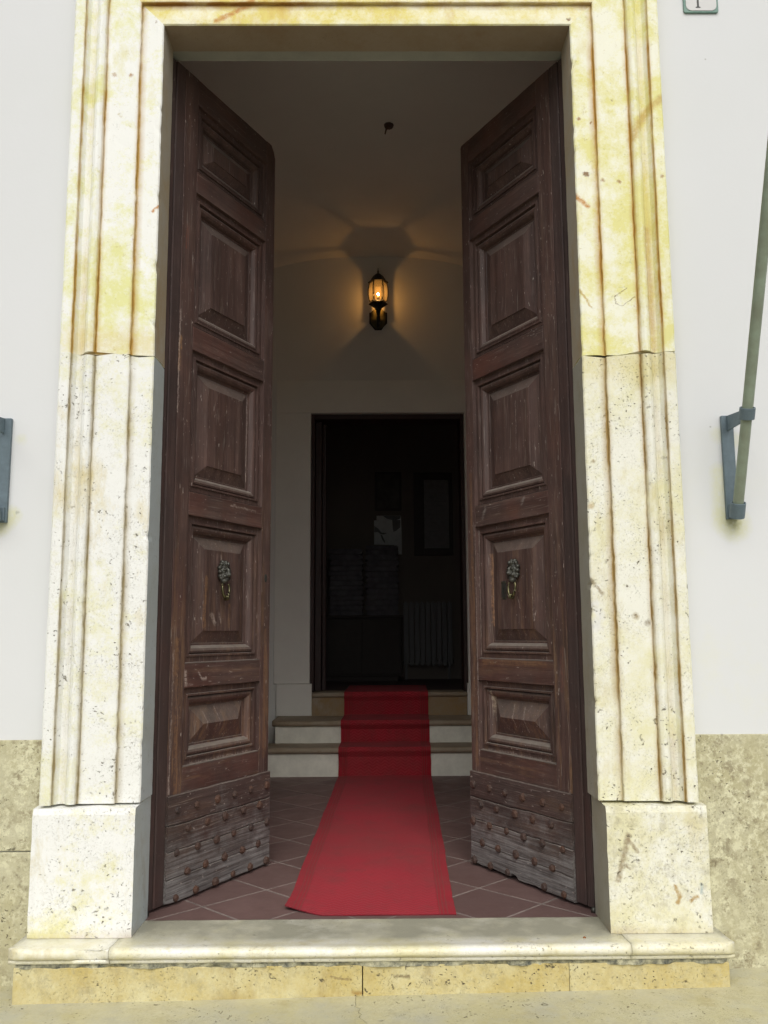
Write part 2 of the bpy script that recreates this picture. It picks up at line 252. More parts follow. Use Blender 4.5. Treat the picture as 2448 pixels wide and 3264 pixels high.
M_wm = wood('door_wood_moulding', 'z', red=0.25, worn=0.45, dust_skylight=0.8, chips=0.7, marks=[((0.60, 0.50, 0.38), 0.95, 0.011, [(-0.815, 0.955), (-0.805, 0.80)]), ((0.42, 0.24, 0.13), 0.85, 0.010, [(-0.81, 1.72), (-0.81, 1.32)]), (PK, 0.7, 0.006, [(-0.895, 1.86), (-0.895, 1.16)]), (PK, 0.8, 0.008, [(0.242, 1.42), (0.242, 1.36)]), (PK, 0.6, 0.005, [(0.81, 2.68), (0.81, 2.15)]), (PK, 0.6, 0.006, [(0.30, 0.64), (0.85, 0.64)]), (PK, 0.6, 0.006, [(-0.30, 0.64), (-0.85, 0.64)])])
M_ws = wood('door_wood_worn_stile', 'z', red=0.3, worn=1.0, chips=0.9, marks=[((0.36, 0.20, 0.09), 0.85, 0.014, [(0.130, 2.63), (0.135, 2.80)]), (PK, 0.7, 0.005, [(0.128, 2.40), (0.128, 2.95)]), (OG, 0.75, 0.022, [(0.185, 0.52), (0.17, 1.25)]), (PK, 0.7, 0.006, [(0.135, 0.52), (0.145, 1.2)]), (OG, 0.7, 0.016, [(0.95, 0.6), (0.955, 1.3)]), (OG, 0.65, 0.016, [(-0.93, 0.55), (-0.945, 2.2)]), (PK, 0.6, 0.005, [(-0.91, 0.60), (-0.91, 1.9)]), ((0.20, 0.06, 0.035), 0.7, 0.014, [(0.165, 3.30), (0.17, 3.42)]), ((0.18, 0.07, 0.05), 0.6, 0.02, [(-0.17, 1.0), (-0.165, 1.2)])])
M_wd = wood('door_wood_smooth', 'z', base=((0.034, 0.023, 0.0215), (0.062, 0.041, 0.037), (0.090, 0.058, 0.051)), red=0.2, chips=0.25)
M_wk = wood('door_wood_weathered', 'x', base=((0.032, 0.022, 0.019), (0.070, 0.046, 0.040), (0.115, 0.078, 0.066)), red=0.25, worn=0.2, grey=0.9, chips=0.7, dust_skylight=0.35, rough=0.75)
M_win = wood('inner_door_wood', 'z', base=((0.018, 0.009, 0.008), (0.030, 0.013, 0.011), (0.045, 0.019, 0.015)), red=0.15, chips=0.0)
M_iron = simple('rusty_stud_iron', (0.045, 0.033, 0.030), 0.75, 0.3, 9, 0.5, 120, col2=(0.105, 0.050, 0.030))
M_bronze = simple('dull_bronze', (0.085, 0.087, 0.075), 0.45, 0.25, 40, 0.15, 150, metal=0.6, spec=0.5, col2=(0.065, 0.06, 0.05))
M_brass = simple('worn_brass', (0.135, 0.125, 0.068), 0.33, 0.2, 20, 0.05, 100, metal=0.9, col2=(0.14, 0.12, 0.06))
M_lampiron = simple('black_lamp_iron', (0.018, 0.016, 0.014), 0.5, 0.2, 40, 0.1, 120, metal=0.3)
M_brackmetal = simple('blue_grey_painted_iron', (0.135, 0.185, 0.215), 0.55, 0.15, 14, 0.2, 120, spec=0.4, col2=(0.095, 0.13, 0.15))
M_pole = simple('pale_green_pole_paint', (0.27, 0.33, 0.25), 0.5, 0.12, 10, 0.1, 120, spec=0.4, col2=(0.21, 0.235, 0.175))
M_enamel = simple('white_enamel', (0.56, 0.56, 0.55), 0.35, 0.03, 5, 0.0)
M_green = simple('green_enamel', (0.09, 0.19, 0.155), 0.4, 0.2, 40, 0.05, col2=(0.16, 0.27, 0.22))
M_ink = simple('black_enamel', (0.03, 0.035, 0.03), 0.4, 0.1, 10, 0.0)
M_paper = simple('pale_paper', (0.62, 0.64, 0.64), 0.85, 0.08, 12, 0.05)
M_papergrey = simple('printed_grey', (0.20, 0.205, 0.205), 0.85, 0.2, 12, 0.05)
M_doc = simple('framed_document_paper', (0.20, 0.20, 0.205), 0.7, 0.12, 26, 0.0)
M_black = simple('dark_frame_wood', (0.035, 0.026, 0.022), 0.6)
M_bundle = simple('dark_bundle', (0.155, 0.15, 0.165), 0.8, 0.25, 8, 0.2, 40, col2=(0.07, 0.068, 0.08))
M_radiator = simple('radiator_paint', (0.13, 0.13, 0.13), 0.5, 0.05)
M_fleck = simple('lichen_chip', (0.34, 0.15, 0.06), 0.9)

def tile_mat():
    n = NT('terracotta_tile')
    c = n.mix(n.rand, (0.134, 0.083, 0.076), (0.178, 0.110, 0.100))
    c = n.mix(n.ramp(n.noise(5, 6, 0.7), (0.38, 0.0), (0.7, 0.7)), c, (0.115, 0.066, 0.058))
    c = n.mix(n.math('MULTIPLY', n.ramp(n.noise(38, 4, 0.7), (0.66, 0.0), (0.74, 1.0)), 0.5), c, (0.36, 0.27, 0.22))
    return n.fin(c, n.ramp(n.noise(6, 5), (0.3, 0.45), (0.7, 0.7)), n.bump(n.noise(45, 5, 0.6), 0.15, 0.004), 0.4)
M_tile = tile_mat()
M_grout = simple('grout', (0.285, 0.235, 0.21), 0.9, 0.2, 20, 0.3, 80)

def carpet_mat():
    n = NT('red_ribbed_carpet')
    u, v = n.sep(n.uv)[0], n.sep(n.uv)[1]            # u across (m), v along (m)
    tri = n.math('PINGPONG', n.math('MULTIPLY', u, 1.0), 0.035)
    ph = n.math('ADD', n.math('MULTIPLY', v, 1.0), n.math('MULTIPLY', tri, 0.75))
    wave = n.math('SINE', n.math('MULTIPLY', ph, 2*math.pi/0.027))
    edge = n.math('ABSOLUTE', u)
    inner = n.ramp(edge, (0.318, 1.0), (0.322, 0.0))
    rib = n.math('MULTIPLY', n.math('ADD', n.math('MULTIPLY', wave, 0.5), 0.5), inner)
    ln = None
    for a in (0.327, 0.343, 0.362):
        q = n.math('LESS_THAN', n.math('ABSOLUTE', n.math('SUBTRACT', edge, a)), 0.0022)
        ln = q if ln is None else n.math('MAXIMUM', ln, q)
    c = n.mix(n.ramp(n.noise(3, 6, 0.7), (0.35, 0.0), (0.7, 0.8)), (0.345, 0.019, 0.031), (0.27, 0.017, 0.027))
    c = n.mix(n.math('MULTIPLY', rib, 0.5), c, (0.47, 0.050, 0.068))
    c = n.mix(n.math('MULTIPLY', ln, 0.7), c, (0.20, 0.06, 0.05))
    foot = n.math('MULTIPLY', n.ramp(n.noise(1.6, 5, 0.65), (0.40, 0.0), (0.7, 1.0)), n.ramp(v, (0.2, 0.0), (0.9, 0.55), (3.2, 0.4)))
    c = n.mix(foot, c, (0.215, 0.055, 0.05))
    c = n.mix(n.math('MULTIPLY', n.ramp(n.noise(6.5, 6, 0.75), (0.50, 0.0), (0.66, 1.0)), 0.45), c, (0.20, 0.045, 0.045))
    c = n.mix(n.math('MULTIPLY', n.ramp(n.noise(88, 3, 0.6), (0.725, 0.0), (0.75, 1.0)), 0.7), c, (0.50, 0.30, 0.28))
    c = n.mix(n.math('MULTIPLY', n.ramp(n.noise(55, 3, 0.6), (0.735, 0.0), (0.77, 1.0)), 0.7), c, (0.11, 0.03, 0.03))
    h = n.math('ADD', n.math('MULTIPLY', rib, 0.8), n.math('MULTIPLY', n.noise(260, 3), 0.5))
    h = n.math('SUBTRACT', h, n.math('MULTIPLY', ln, 0.8))
    n.b.inputs['Sheen Weight'].default_value = 0.06; n.b.inputs['Sheen Roughness'].default_value = 0.5
    n.b.inputs['Sheen Tint'].default_value = (0.9, 0.75, 0.75, 1)
    return n.fin(c, 0.9, n.bump(h, 0.8, 0.004), 0.05)
M_carpet = carpet_mat()

def bulb_mat():
    n = NT('lit_bulb'); e = n.t.nodes.new('ShaderNodeEmission'); e.inputs[0].default_value = (1.0, 0.50, 0.14, 1); e.inputs[1].default_value = 440.0
    n.lk(e.outputs[0], n.out.inputs[0]); return n.m
M_bulb = bulb_mat()
def glass_mat():
    n = NT('amber_lantern_glass'); tr = n.t.nodes.new('ShaderNodeBsdfTransparent'); tr.inputs[0].default_value = (0.95, 0.86, 0.68, 1)
    tl = n.t.nodes.new('ShaderNodeBsdfTranslucent'); tl.inputs[0].default_value = (0.9, 0.75, 0.5, 1)
    mx = n.t.nodes.new('ShaderNodeMixShader'); mx.inputs[0].default_value = 0.10
    n.lk(tr.outputs[0], mx.inputs[1]); n.lk(tl.outputs[0], mx.inputs[2]); n.lk(mx.outputs[0], n.out.inputs[0]); return n.m
M_glass = glass_mat()

# ------------------------------------------------------------------ object helpers
def thing(name, label, cat, loc=(0, 0, 0), rotz=0.0, group=None):
    o = bpy.data.objects.new(name, None); COL.objects.link(o); o.empty_display_size = 0.1
    o.location = loc; o.rotation_euler = (0, 0, rotz); o['label'] = label; o['category'] = cat
    if group: o['group'] = group
    return o
def base_of(o):
    while o.parent: o = o.parent
    return Vector(o.location) if o.type == 'EMPTY' or True else Vector((0, 0, 0))
def link(name, me, parent=None):
    o = bpy.data.objects.new(name, me); COL.objects.link(o)
    if parent is not None: o.parent = parent
    return o
def mk(name, bm, mats, parent=None, local=False, smooth=False, bevel=0.0, seg=2, orig=None, recalc=True):
    """bmesh in world coordinates (or in the thing's own frame when local) -> one linked mesh object"""
    if recalc: bmesh.ops.recalc_face_normals(bm, faces=bm.faces)
    if parent is not None and not local:
        bmesh.ops.translate(bm, vec=-base_of(parent), verts=bm.verts)
    if parent is None and orig is not None:
        bmesh.ops.translate(bm, vec=-Vector(orig), verts=bm.verts)
    me = bpy.data.meshes.new(name); bm.to_mesh(me); bm.free()
    for m in (mats if isinstance(mats, (list, tuple)) else [mats]): me.materials.append(m)
    if smooth:
        for f in me.polygons: f.use_smooth = True
    o = link(name, me, parent)
    if parent is None and orig is not None: o.location = orig
    if bevel:
        b = o.modifiers.new('bevel', 'BEVEL'); b.width = bevel; b.segments = seg; b.limit_method = 'ANGLE'; b.angle_limit = R(40)
    return o
def tag(o, label, cat, group=None):
    o['label'] = label; o['category'] = cat
    if group: o['group'] = group
    return o
def struct(o): o['kind'] = 'structure'; return o
def box(bm, x0, x1, y0, y1, z0, z1, mi=0):
    v = [bm.verts.new((x, y, z)) for x in (x0, x1) for y in (y0, y1) for z in (z0, z1)]
    for q in ((0, 1, 3, 2), (4, 6, 7, 5), (0, 4, 5, 1), (2, 3, 7, 6), (0, 2, 6, 4), (1, 5, 7, 3)):
        bm.faces.new([v[i] for i in q]).material_index = mi
    return bm
def B(*a, **k): return box(bmesh.new(), *a, **k)
def tube(bm, pts, rad, n=12, cap=True, mi=0, closed=False):
    """round tube along pts; rad float or list"""
    pts = [Vector(q) for q in pts]; L = len(pts); rings = []
    ref = Vector((0, 0, 1))
    for i, q in enumerate(pts):
        if closed: t = (pts[(i+1) % L] - pts[i-1]).normalized()
        else: t = (pts[min(i+1, L-1)] - pts[max(i-1, 0)]).normalized()
        rf = ref if abs(t.dot(ref)) < 0.95 else Vector((1, 0, 0))
        a = t.cross(rf).normalized(); b = t.cross(a)
        rr = rad[i] if isinstance(rad, (list, tuple)) else rad
        rings.append([bm.verts.new(q + a*rr*math.cos(2*math.pi*k/n) + b*rr*math.sin(2*math.pi*k/n)) for k in range(n)])
    for i in range(L if closed else L-1):
        r0, r1 = rings[i], rings[(i+1) % L]
        for k in range(n):
            f = bm.faces.new((r0[k], r0[(k+1) % n], r1[(k+1) % n], r1[k])); f.smooth = True; f.material_index = mi
    if cap and not closed:
        bm.faces.new(rings[0]).material_index = mi; bm.faces.new(rings[-1]).material_index = mi
    return bm
def lathe(bm, prof, c, n=24, mi=0, ph=0.0, smooth=True):
    """prof [(r, z)] round the vertical axis through c"""
    rings = []
    for rr, z in prof:
        rings.append([bm.verts.new((c[0] + rr*math.cos(ph + 2*math.pi*k/n), c[1] + rr*math.sin(ph + 2*math.pi*k/n), c[2] + z)) for k in range(n)])
    for a, b in zip(rings, rings[1:]):
        for k in range(n):
            f = bm.faces.new((a[k], a[(k+1) % n], b[(k+1) % n], b[k])); f.smooth = smooth; f.material_index = mi
    bm.faces.new(rings[0]).material_index = mi; bm.faces.new(rings[-1]).material_index = mi
    return bm
def nz(x, y, z, s=1.0): return mn.noise(Vector((x*s, y*s, z*s)))

# ------------------------------------------------------------------ ground
def ground_z(x): return -0.191 + 0.0145*max(-3, min(3, x))
bm = bmesh.new()
xs = [-200, -30, -3, 3, 30, 200]; ys = [-200, -30, -3, 0.12]
g = [[bm.verts.new((x, y, ground_z(x) - 0.02)) for x in xs] for y in ys]
for j in range(3):
    for i in range(5): bm.faces.new((g[j][i], g[j][i+1], g[j+1][i+1], g[j+1][i]))
pave = struct(mk('pavement', bm, simple('street_ground', (0.30, 0.285, 0.22), 0.9, 0.15, 3, 0.3, 40), orig=(0, 0, 0)))
def slab(x0f, x1f, y0, y1, th=0.05):
    """paving slab whose left/right sides follow x0f(y), x1f(y)"""
    bm = bmesh.new(); N = 60; rows = []
    for j in range(N+1):
        y = y0 + (y1-y0)*j/N; a, b = x0f(y), x1f(y)
        rows.append([bm.verts.new((a + (b-a)*i/4, y, ground_z(a + (b-a)*i/4) + 0.0012*nz(a+i, y, 0, 6))) for i in range(5)])
    for j in range(N):
        for i in range(4): bm.faces.new((rows[j][i], rows[j][i+1], rows[j+1][i+1], rows[j+1][i]))
    ed = [e for e in bm.edges if e.is_boundary]
    ex = bmesh.ops.extrude_edge_only(bm, edges=ed); vs = [v for v in ex['geom'] if isinstance(v, bmesh.types.BMVert)]
    for v in vs: v.co.z -= th
    return mk('paving_slab', bm, M_pave, pave)
ck = lambda y: -0.065 + (-0.152 - y)*0.215 + 0.030*nz(0, y, 3, 11) + 0.018*nz(0, y, 9, 38)
slab(lambda y: -1.95, lambda y: ck(y) - 0.0011, -0.96, 0.085)
slab(lambda y: ck(y) + 0.0011, lambda y: 1.90, -0.96, 0.085)
for i, (a, b) in enumerate(((-3.9, -1.956), (1.906, 3.9))): slab(lambda y, a=a: a, lambda y, b=b: b, -0.96, 0.085)
for i in range(4): slab(lambda y, i=i: -3.9 + 1.95*i, lambda y, i=i: -3.9 + 1.95*(i+1) - 0.006, -1.95, -0.966)

# ------------------------------------------------------------------ facade wall with dado
fac = thing('facade_wall', 'white plastered facade wall with yellowish stone dado around the open doorway', 'wall', (0, 0.09, 0))
YW = 0.088
bm = bmesh.new()
box(bm, -7, -1.36, YW, 0.36, -0.4, 9.5); box(bm, 1.36, 7, YW, 0.36, -0.4, 9.5); box(bm, -1.36, 1.36, YW, 0.36, 4.62, 9.5)
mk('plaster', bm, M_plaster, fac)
def slabwall(x0, x1, z0, z1, y=0.073, jit=0.002):
    bm = B(x0, x1, y, YW + 0.02, z0, z1); bmesh.ops.subdivide_edges(bm, edges=bm.edges, cuts=5, use_grid_fill=True)
    for v in bm.verts: v.co += Vector((nz(*v.co, 5), 0.4*nz(v.co.z, v.co.x, 2, 4), nz(v.co.z, v.co.x, 7, 6)))*jit
    return mk('dado_slab', bm, M_dado, fac, bevel=0.004)
slabwall(-3.0, -1.437, 0.342, 0.815); slabwall(-3.0, -1.437, -0.30, 0.337, y=0.071)
slabwall(1.437, 3.2, -0.30, 0.820)
slabwall(-4.6, -3.006, -0.30, 0.815); slabwall(3.206, 4.8, -0.30, 0.820)

# ------------------------------------------------------------------ stone door surround
sur = thing('door_surround', 'pale stone door surround of stained moulded jambs and lintel', 'door surround', (0, 0.06, 0))
YR = 0.268     # back of the stone reveal
# profile: distance outwards from the opening edge, depth, stain
PROF = [(0.0, YR, 0.0), (0.0, 0.20, 0.0), (0.0, 0.13, 0.0), (0.0005, 0.072, 0.1), (0.006, 0.066, 0.15), (0.03, 0.0645, 0.0), (0.07, 0.0645, 0.05), (0.097, 0.0645, 0.55),
        (0.106, 0.0650, 1.0), (0.1085, 0.0655, 1.0), (0.1100, 0.0500, 0.9), (0.114, 0.0475, 0.35), (0.126, 0.047, 0.12), (0.15, 0.047, 0.0), (0.20, 0.047, 0.0), (0.24, 0.047, 0.0), (0.262, 0.047, 0.35),
        (0.2685, 0.0475, 1.0), (0.2710, 0.0500, 1.0), (0.2735, 0.0380, 0.9), (0.280, 0.0295, 0.3), (0.292, 0.0235, 0.1), (0.304, 0.0235, 0.1), (0.316, 0.031, 0.15), (0.326, 0.046, 0.25), (0.340, 0.053, 0.3), (0.355, 0.046, 0.15), (0.366, 0.029, 0.3),
        (0.3705, 0.0215, 1.0), (0.3730, 0.0225, 1.0), (0.3745, 0.0095, 0.8), (0.380, 0.0085, 0.2), (0.40, 0.0085, 0.0), (0.420, 0.0095, 0.0), (0.427, 0.014, 0.0), (0.429, 0.060, 0.0), (0.429, YW + 0.03, 0.0)]
def edge_x(z, side):
    return (1.0125 + 0.0035*min(1, max(0, z/4.3)))
def jamb(side, z0, z1, mat, rmat, seed, top_m=False, wav0=0.0, wav1=0.0, dk=1.0):
    bm = bmesh.new(); lay = bm.verts.layers.float.new('stain_shade')
    N = max(6, int((z1-z0)/0.025)); rows = []
    for j in range(N+1):
        t = j/N; row = []
        for d, y, st in PROF:
            zt = (4.30 + d - 0.0) if top_m else z1 + wav1*nz(d, y, seed, 9)
            za = z0 + wav0*nz(d, y, seed, 9)
            z = za + (zt - za)*t
            jx = 0.0016*nz(d*3, z, seed, 28) + 0.0022*nz(d*2, z, seed + 5, 6)
            if d < 0.01 and y < 0.1:                              # chipped arris
                ch = max(0.0, nz(z, seed, 1.3, 17) - 0.28)*0.022 + max(0.0, nz(z, seed, 4, 60) - 0.2)*0.006
                d2, y2 = d + ch, y + ch*0.8
            else: d2, y2 = d, y
            if 0.9 <= st: y2 += 0.0035*max(0, nz(z, seed, d, 22)); d2 += 0.004*nz(z*1.7, seed, d, 34)*dk
            v = bm.verts.new((side*(edge_x(z, side) + d2 + jx*0.7), y2 + 0.0010*nz(d, z, seed + 3, 18), z))
            v[lay] = st; row.append(v)
        rows.append(row)
    K = len(PROF)
    for j in range(N):
        for i in range(K-1): bm.faces.new((rows[j][i], rows[j][i+1], rows[j+1][i+1], rows[j+1][i])).material_index = 1 if i < 3 else 0
        bm.faces.new((rows[j][K-1], rows[j][0], rows[j+1][0], rows[j+1][K-1]))
    bm.faces.new(rows[0]); bm.faces.new(rows[-1])
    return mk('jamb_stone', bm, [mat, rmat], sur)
ZJ = 2.588
jamb(-1, 0.545, ZJ - 0.003, M_trav, M_rev, 1.0, wav1=0.012)
jamb(1, 0.540, ZJ - 0.010, M_travR, M_revR, 2.0, wav1=0.016)
jamb(-1, ZJ + 0.003, 4.3, M_upper, M_revU, 3.0, top_m=True, wav0=0.012)
jamb(1, ZJ - 0.004, 4.3, M_upperR, M_revU, 4.0, top_m=True, wav0=0.016)
bm = bmesh.new(); lay = bm.verts.layers.float.new('stain_shade'); N = 90; rows = []
for j in range(N+1):
    t = j/N; row = []
    for d, y, st in PROF:
        hw = edge_x(4.3, 1) + d; x = -hw + 2*hw*t
        v = bm.verts.new((x, y + 0.001*nz(d, x, 8, 16) + (0.0015*nz(x, d, 3, 25) if st > 0.8 else 0), 4.30 + d + 0.0015*nz(x, d, 2, 14))); v[lay] = min(1, st*1.15); row.append(v)
    rows.append(row)
for j in range(N):
    for i in range(len(PROF)-1): bm.faces.new((rows[j][i], rows[j][i+1], rows[j+1][i+1], rows[j+1][i])).material_index = 1 if i < 3 else 0
    bm.faces.new((rows[j][-1], rows[j][0], rows[j+1][0], rows[j+1][-1]))
bm.faces.new(rows[0]); bm.faces.new(rows[-1])
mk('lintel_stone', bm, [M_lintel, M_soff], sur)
# rust coloured veins inlaid in the stone faces, and the dark mortar behind the joints
for s in (-1, 1):
    bm = B(min(s*1.02, s*1.42), max(s*1.02, s*1.42), 0.075, 0.26, ZJ - 0.05, ZJ + 0.05); mk('mortar_joint', bm, M_dark, sur)
def plinth(side, x0, x1, z0, z1, seed, mat):
    bm = bmesh.new(); lay = bm.verts.layers.float.new('stain_shade')
    nx, nzv = 16, 20; Y0 = 0.0
    front = []
    for j in range(nzv+1):
        t = j/nzv; z = z0 + (z1-z0)*t; row = []
        for i in range(nx+1):
            u = i/nx; x = x0 + (x1-x0)*u
            e = min(u, 1-u)*(x1-x0); et = (1-t)*(z1-z0)
            y = Y0 + max(0, 0.008 - e)*0.7 + 0.020*max(0, nz(x, z, seed+2, 5)-0.25)*max(0, 1-e/0.05) + 0.012*max(0, nz(x, z, seed+4, 11)-0.2)*max(0, 1-min(e, et)/0.03) + max(0, 0.010 - et)*0.8 + 0.0015*nz(x, z, seed, 7)
            if e < 0.001: x += 0.0022*nz(z, seed, u*9, 16)
            zz = z + (0.006*nz(x, seed, 2, 8) if t > 0.99 else 0)
            v = bm.verts.new((side*x, y, zz)); v[lay] = 0.35*max(0, 1 - t*9) ; row.append(v)
        front.append(row)
    for j in range(nzv):
        for i in range(nx): bm.faces.new((front[j][i], front[j][i+1], front[j+1][i+1], front[j+1][i]))
    ed = [e for e in bm.edges if e.is_boundary]
    ex = bmesh.ops.extrude_edge_only(bm, edges=ed); vs = [v for v in ex['geom'] if isinstance(v, bmesh.types.BMVert)]
    for f in [g for g in ex['geom'] if isinstance(g, bmesh.types.BMFace)]:
        if all(abs(v.co.x) < x0 + 0.02 for v in f.verts): f.material_index = 1
    for v in vs:
        v.co.y = YR + 0.004; v[lay] = 0
        if v.co.z > z1 - 0.05: v.co.z = z1 + 0.012
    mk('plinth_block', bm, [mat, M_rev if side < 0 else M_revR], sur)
plinth(-1, 1.018, 1.462, 0.0015, 0.533, 1.0, M_plinth)
plinth(1, 1.030, 1.470, 0.0015, 0.526, 6.0, M_plinthR)

# ------------------------------------------------------------------ entrance step
stp = thing('entrance_step', 'worn stone entrance step with rounded nosing and yellow riser below the doorway', 'step', (0, 0, -0.19))
def sill(x0, x1, seed, endl=False, endr=False, chip=None):
    bm = bmesh.new(); lay = bm.verts.layers.float.new('stain_shade'); N = max(6, int((x1-x0)/0.03)); rows = []
    cy, cz, rr = -0.128, -0.0165, 0.0235
    prof = [(0.2345, -0.002), (0.2335, 0.0), (0.225, 0.0), (0.15, 0.0), (0.05, 0.0), (0.0, 0.0), (-0.03, 0.0), (-0.055, 0.0005), (-0.085, 0.002), (-0.105, 0.0045)]
    for k in range(13):
        a = R(100 + k*17); prof.append((cy + rr*math.cos(a)*1.12, cz + rr*math.sin(a)))
    prof += [(-0.118, -0.0415), (-0.130, -0.0425), (-0.131, -0.0560), (-0.118, -0.0570), (0.20, -0.0570)]
    for j in range(N+1):
        x = x0 + (x1-x0)*j/N; row = []
        for y, z in prof:
            dip = -0.004*max(0, 1-abs(x)/0.9) if y < 0.2 and z > -0.03 else 0
            yy, zz = y + 0.0012*nz(x, y, seed, 9), z + dip + 0.001*nz(x, z, seed, 11)
            if endl and j < 2: yy = max(yy, (-0.128, -0.146)[j]) if y < 0 else yy
            if endr and j > N-2: yy = max(yy, (-0.128, -0.146)[N-j]) if y < 0 else yy
            if chip and chip[0] < x < chip[1] and z > -0.04 and y < -0.10:
                yy = max(yy, -0.128 + 0.010*nz(x, z, 3, 40)); zz = min(zz, -0.006 + 0.006*nz(x, y, 5, 30))
            v = bm.verts.new((x, yy, zz)); v[lay] = 0.95*min(1, max(0, (y + 0.085)/0.10)) if z > -0.002 else 0.0; row.append(v)  # top greyed, nose left pale: sky highlight on the nose painted in
        rows.append(row)
    for j in range(N):
        for i in range(len(prof)-1):
            f = bm.faces.new((rows[j][i], rows[j][i+1], rows[j+1][i+1], rows[j+1][i])); f.smooth = True
        bm.faces.new((rows[j][-1], rows[j][0], rows[j+1][0], rows[j+1][-1]))
    bm.faces.new(rows[0]); bm.faces.new(rows[-1])
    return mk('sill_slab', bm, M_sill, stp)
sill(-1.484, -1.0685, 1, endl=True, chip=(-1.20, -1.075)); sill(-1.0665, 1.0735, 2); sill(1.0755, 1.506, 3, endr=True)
bm = B(-1.455, 1.475, -0.1235, 0.20, -0.0765, -0.058); bmesh.ops.subdivide_edges(bm, edges=[e for e in bm.edges if abs(e.verts[0].co.x-e.verts[1].co.x) > 1], cuts=120)
for v in bm.verts:
    if v.co.y < 0: v.co.y += 0.020*nz(v.co.x, v.co.z*9, 1, 9) + 0.012*nz(v.co.x, v.co.z*5, 4, 33)
mk('mortar_bed', bm, M_mortar, stp)
def riser(x0, x1, seed):
    bm = B(x0, x1, -0.124, 0.2, -0.25, -0.0735); bmesh.ops.subdivide_edges(bm, edges=[e for e in bm.edges if abs(e.verts[0].co.x-e.verts[1].co.x) > .3], cuts=50)
    for v in bm.verts:
        if v.co.z > -0.1: v.co.z += 0.004*nz(v.co.x, seed, 1, 12) + 0.003*nz(v.co.x, seed, 1, 50)
        v.co.y += 0.0015*nz(v.co.x, v.co.z, seed, 8)
    return mk('riser_block', bm, M_riser, stp, bevel=0.003)
riser(-1.462, -0.033, 1); riser(-0.029, 0.819, 2); riser(0.8205, 1.482, 3)
peb = mk('leaf_crumb', lathe(bmesh.new(), [(0.001, 0), (0.006, 0.001), (0.007, 0.004), (0.003, 0.007)], (0.905, -0.045, -0.001), 7), M_fleck, orig=(0.905, -0.045, -0.001))
tag(peb, 'tiny reddish brown crumb lying on the sill near the right plinth', 'crumb')

# ------------------------------------------------------------------ hall: floor with tiles, walls, vault
ROOMX = 1.78
fl = struct(mk('hall_floor', B(-ROOMX, ROOMX, 0.2345, 5.1, -0.06, -0.0012), M_grout, orig=(0, 2.6, -0.03)))
hd = 0.2685; gap = 0.0085
def clip(poly, f):
    out = []
    for i in range(len(poly)):
        a, b = poly[i], poly[(i+1) % len(poly)]; fa, fb = f(a), f(b)
        if fa >= 0: out.append(a)
        if fa*fb < 0:
            t = fa/(fa-fb); out.append((a[0]+(b[0]-a[0])*t, a[1]+(b[1]-a[1])*t))
    return out
tile_me = None
def tile_mesh(poly, ox, oy):
    bm = bmesh.new()
    bot = [bm.verts.new((x-ox, y-oy, -0.008)) for x, y in poly]; top = [bm.verts.new((ox*0+(x-ox)*0.994, (y-oy)*0.994, 0.0)) for x, y in poly]
    bm.faces.new(top)
    for i in range(len(poly)):
        k = (i+1) % len(poly); bm.faces.new((bot[i], bot[k], top[k], top[i]))
    bmesh.ops.recalc_face_normals(bm, faces=bm.faces)
    me = bpy.data.meshes.new('floor_tile'); bm.to_mesh(me); bm.free(); me.materials.append(M_tile); return me
for i in range(-5, 9):
    for j in range(-4, 19):
        if (i + j) % 2: continue
        cx, cy = -0.53 + hd*i, 0.703 + 0.2705*j + 0.2705    # tile centres sit between the grout crossings
        if abs(cx) > 1.75: continue
        h1, h2 = hd - gap, 0.2705 - gap
        pl = [(cx-h1, cy), (cx, cy-h2), (cx+h1, cy), (cx, cy+h2)]; full = True
        for f in (lambda q: q[1]-0.2348, lambda q: 4.262-q[1], lambda q: q[0]+ROOMX-.005, lambda q: ROOMX-.005-q[0]):
            if any(f(q) < 0 for q in pl): full = False
            pl = clip(pl, f)
            if len(pl) < 3: break
        if len(pl) < 3: continue
        if full:
            if tile_me is None: tile_me = tile_mesh(pl, cx, cy)
            me = tile_me
        else: me = tile_mesh(pl, cx, cy)
        o = link('floor_tile', me, fl); o.location = (cx, cy-2.6, 0.03 + random.uniform(-0.0007, 0.0007))
def wall(name, bm, mat=None, **k):
    return struct(mk(name, bm, mat or M_hall, orig=(0, 0, 0), **k))
wall('hall_wall', B(-ROOMX-0.2, -ROOMX, 0.37, 5.3, -0.1, 5.9))
wall('hall_wall', B(ROOMX, ROOMX+0.2, 0.37, 5.3, -0.1, 5.9))
YB = 5.1
bm = bmesh.new(); box(bm, -ROOMX, -0.652, YB, YB+0.32, -0.1, 5.9); box(bm, 0.96, ROOMX, YB, YB+0.32, -0.1, 5.9); box(bm, -0.652, 0.96, YB, YB+0.32, 3.59, 5.9); box(bm, -0.652, 0.96, YB+0.02, YB+0.32, -0.1, 0.60)
wall('hall_wall', bm)
# inner lining of the front wall round the doorway (the plaster strip behind the stone)
bm = bmesh.new()
box(bm, -2.0, -1.17, YR+0.002, 0.372, -0.1, 5.9); box(bm, 1.17, 2.0, YR+0.002, 0.372, -0.1, 5.9); box(bm, -1.17, 1.17, YR+0.002, 0.372, 4.318, 5.9)
wall('hall_wall', bm, simple('grey_lining_plaster', (0.40, 0.41, 0.36), 0.9, 0.1, 4, 0.2, 40))  # darker, greener grey than the hall plaster
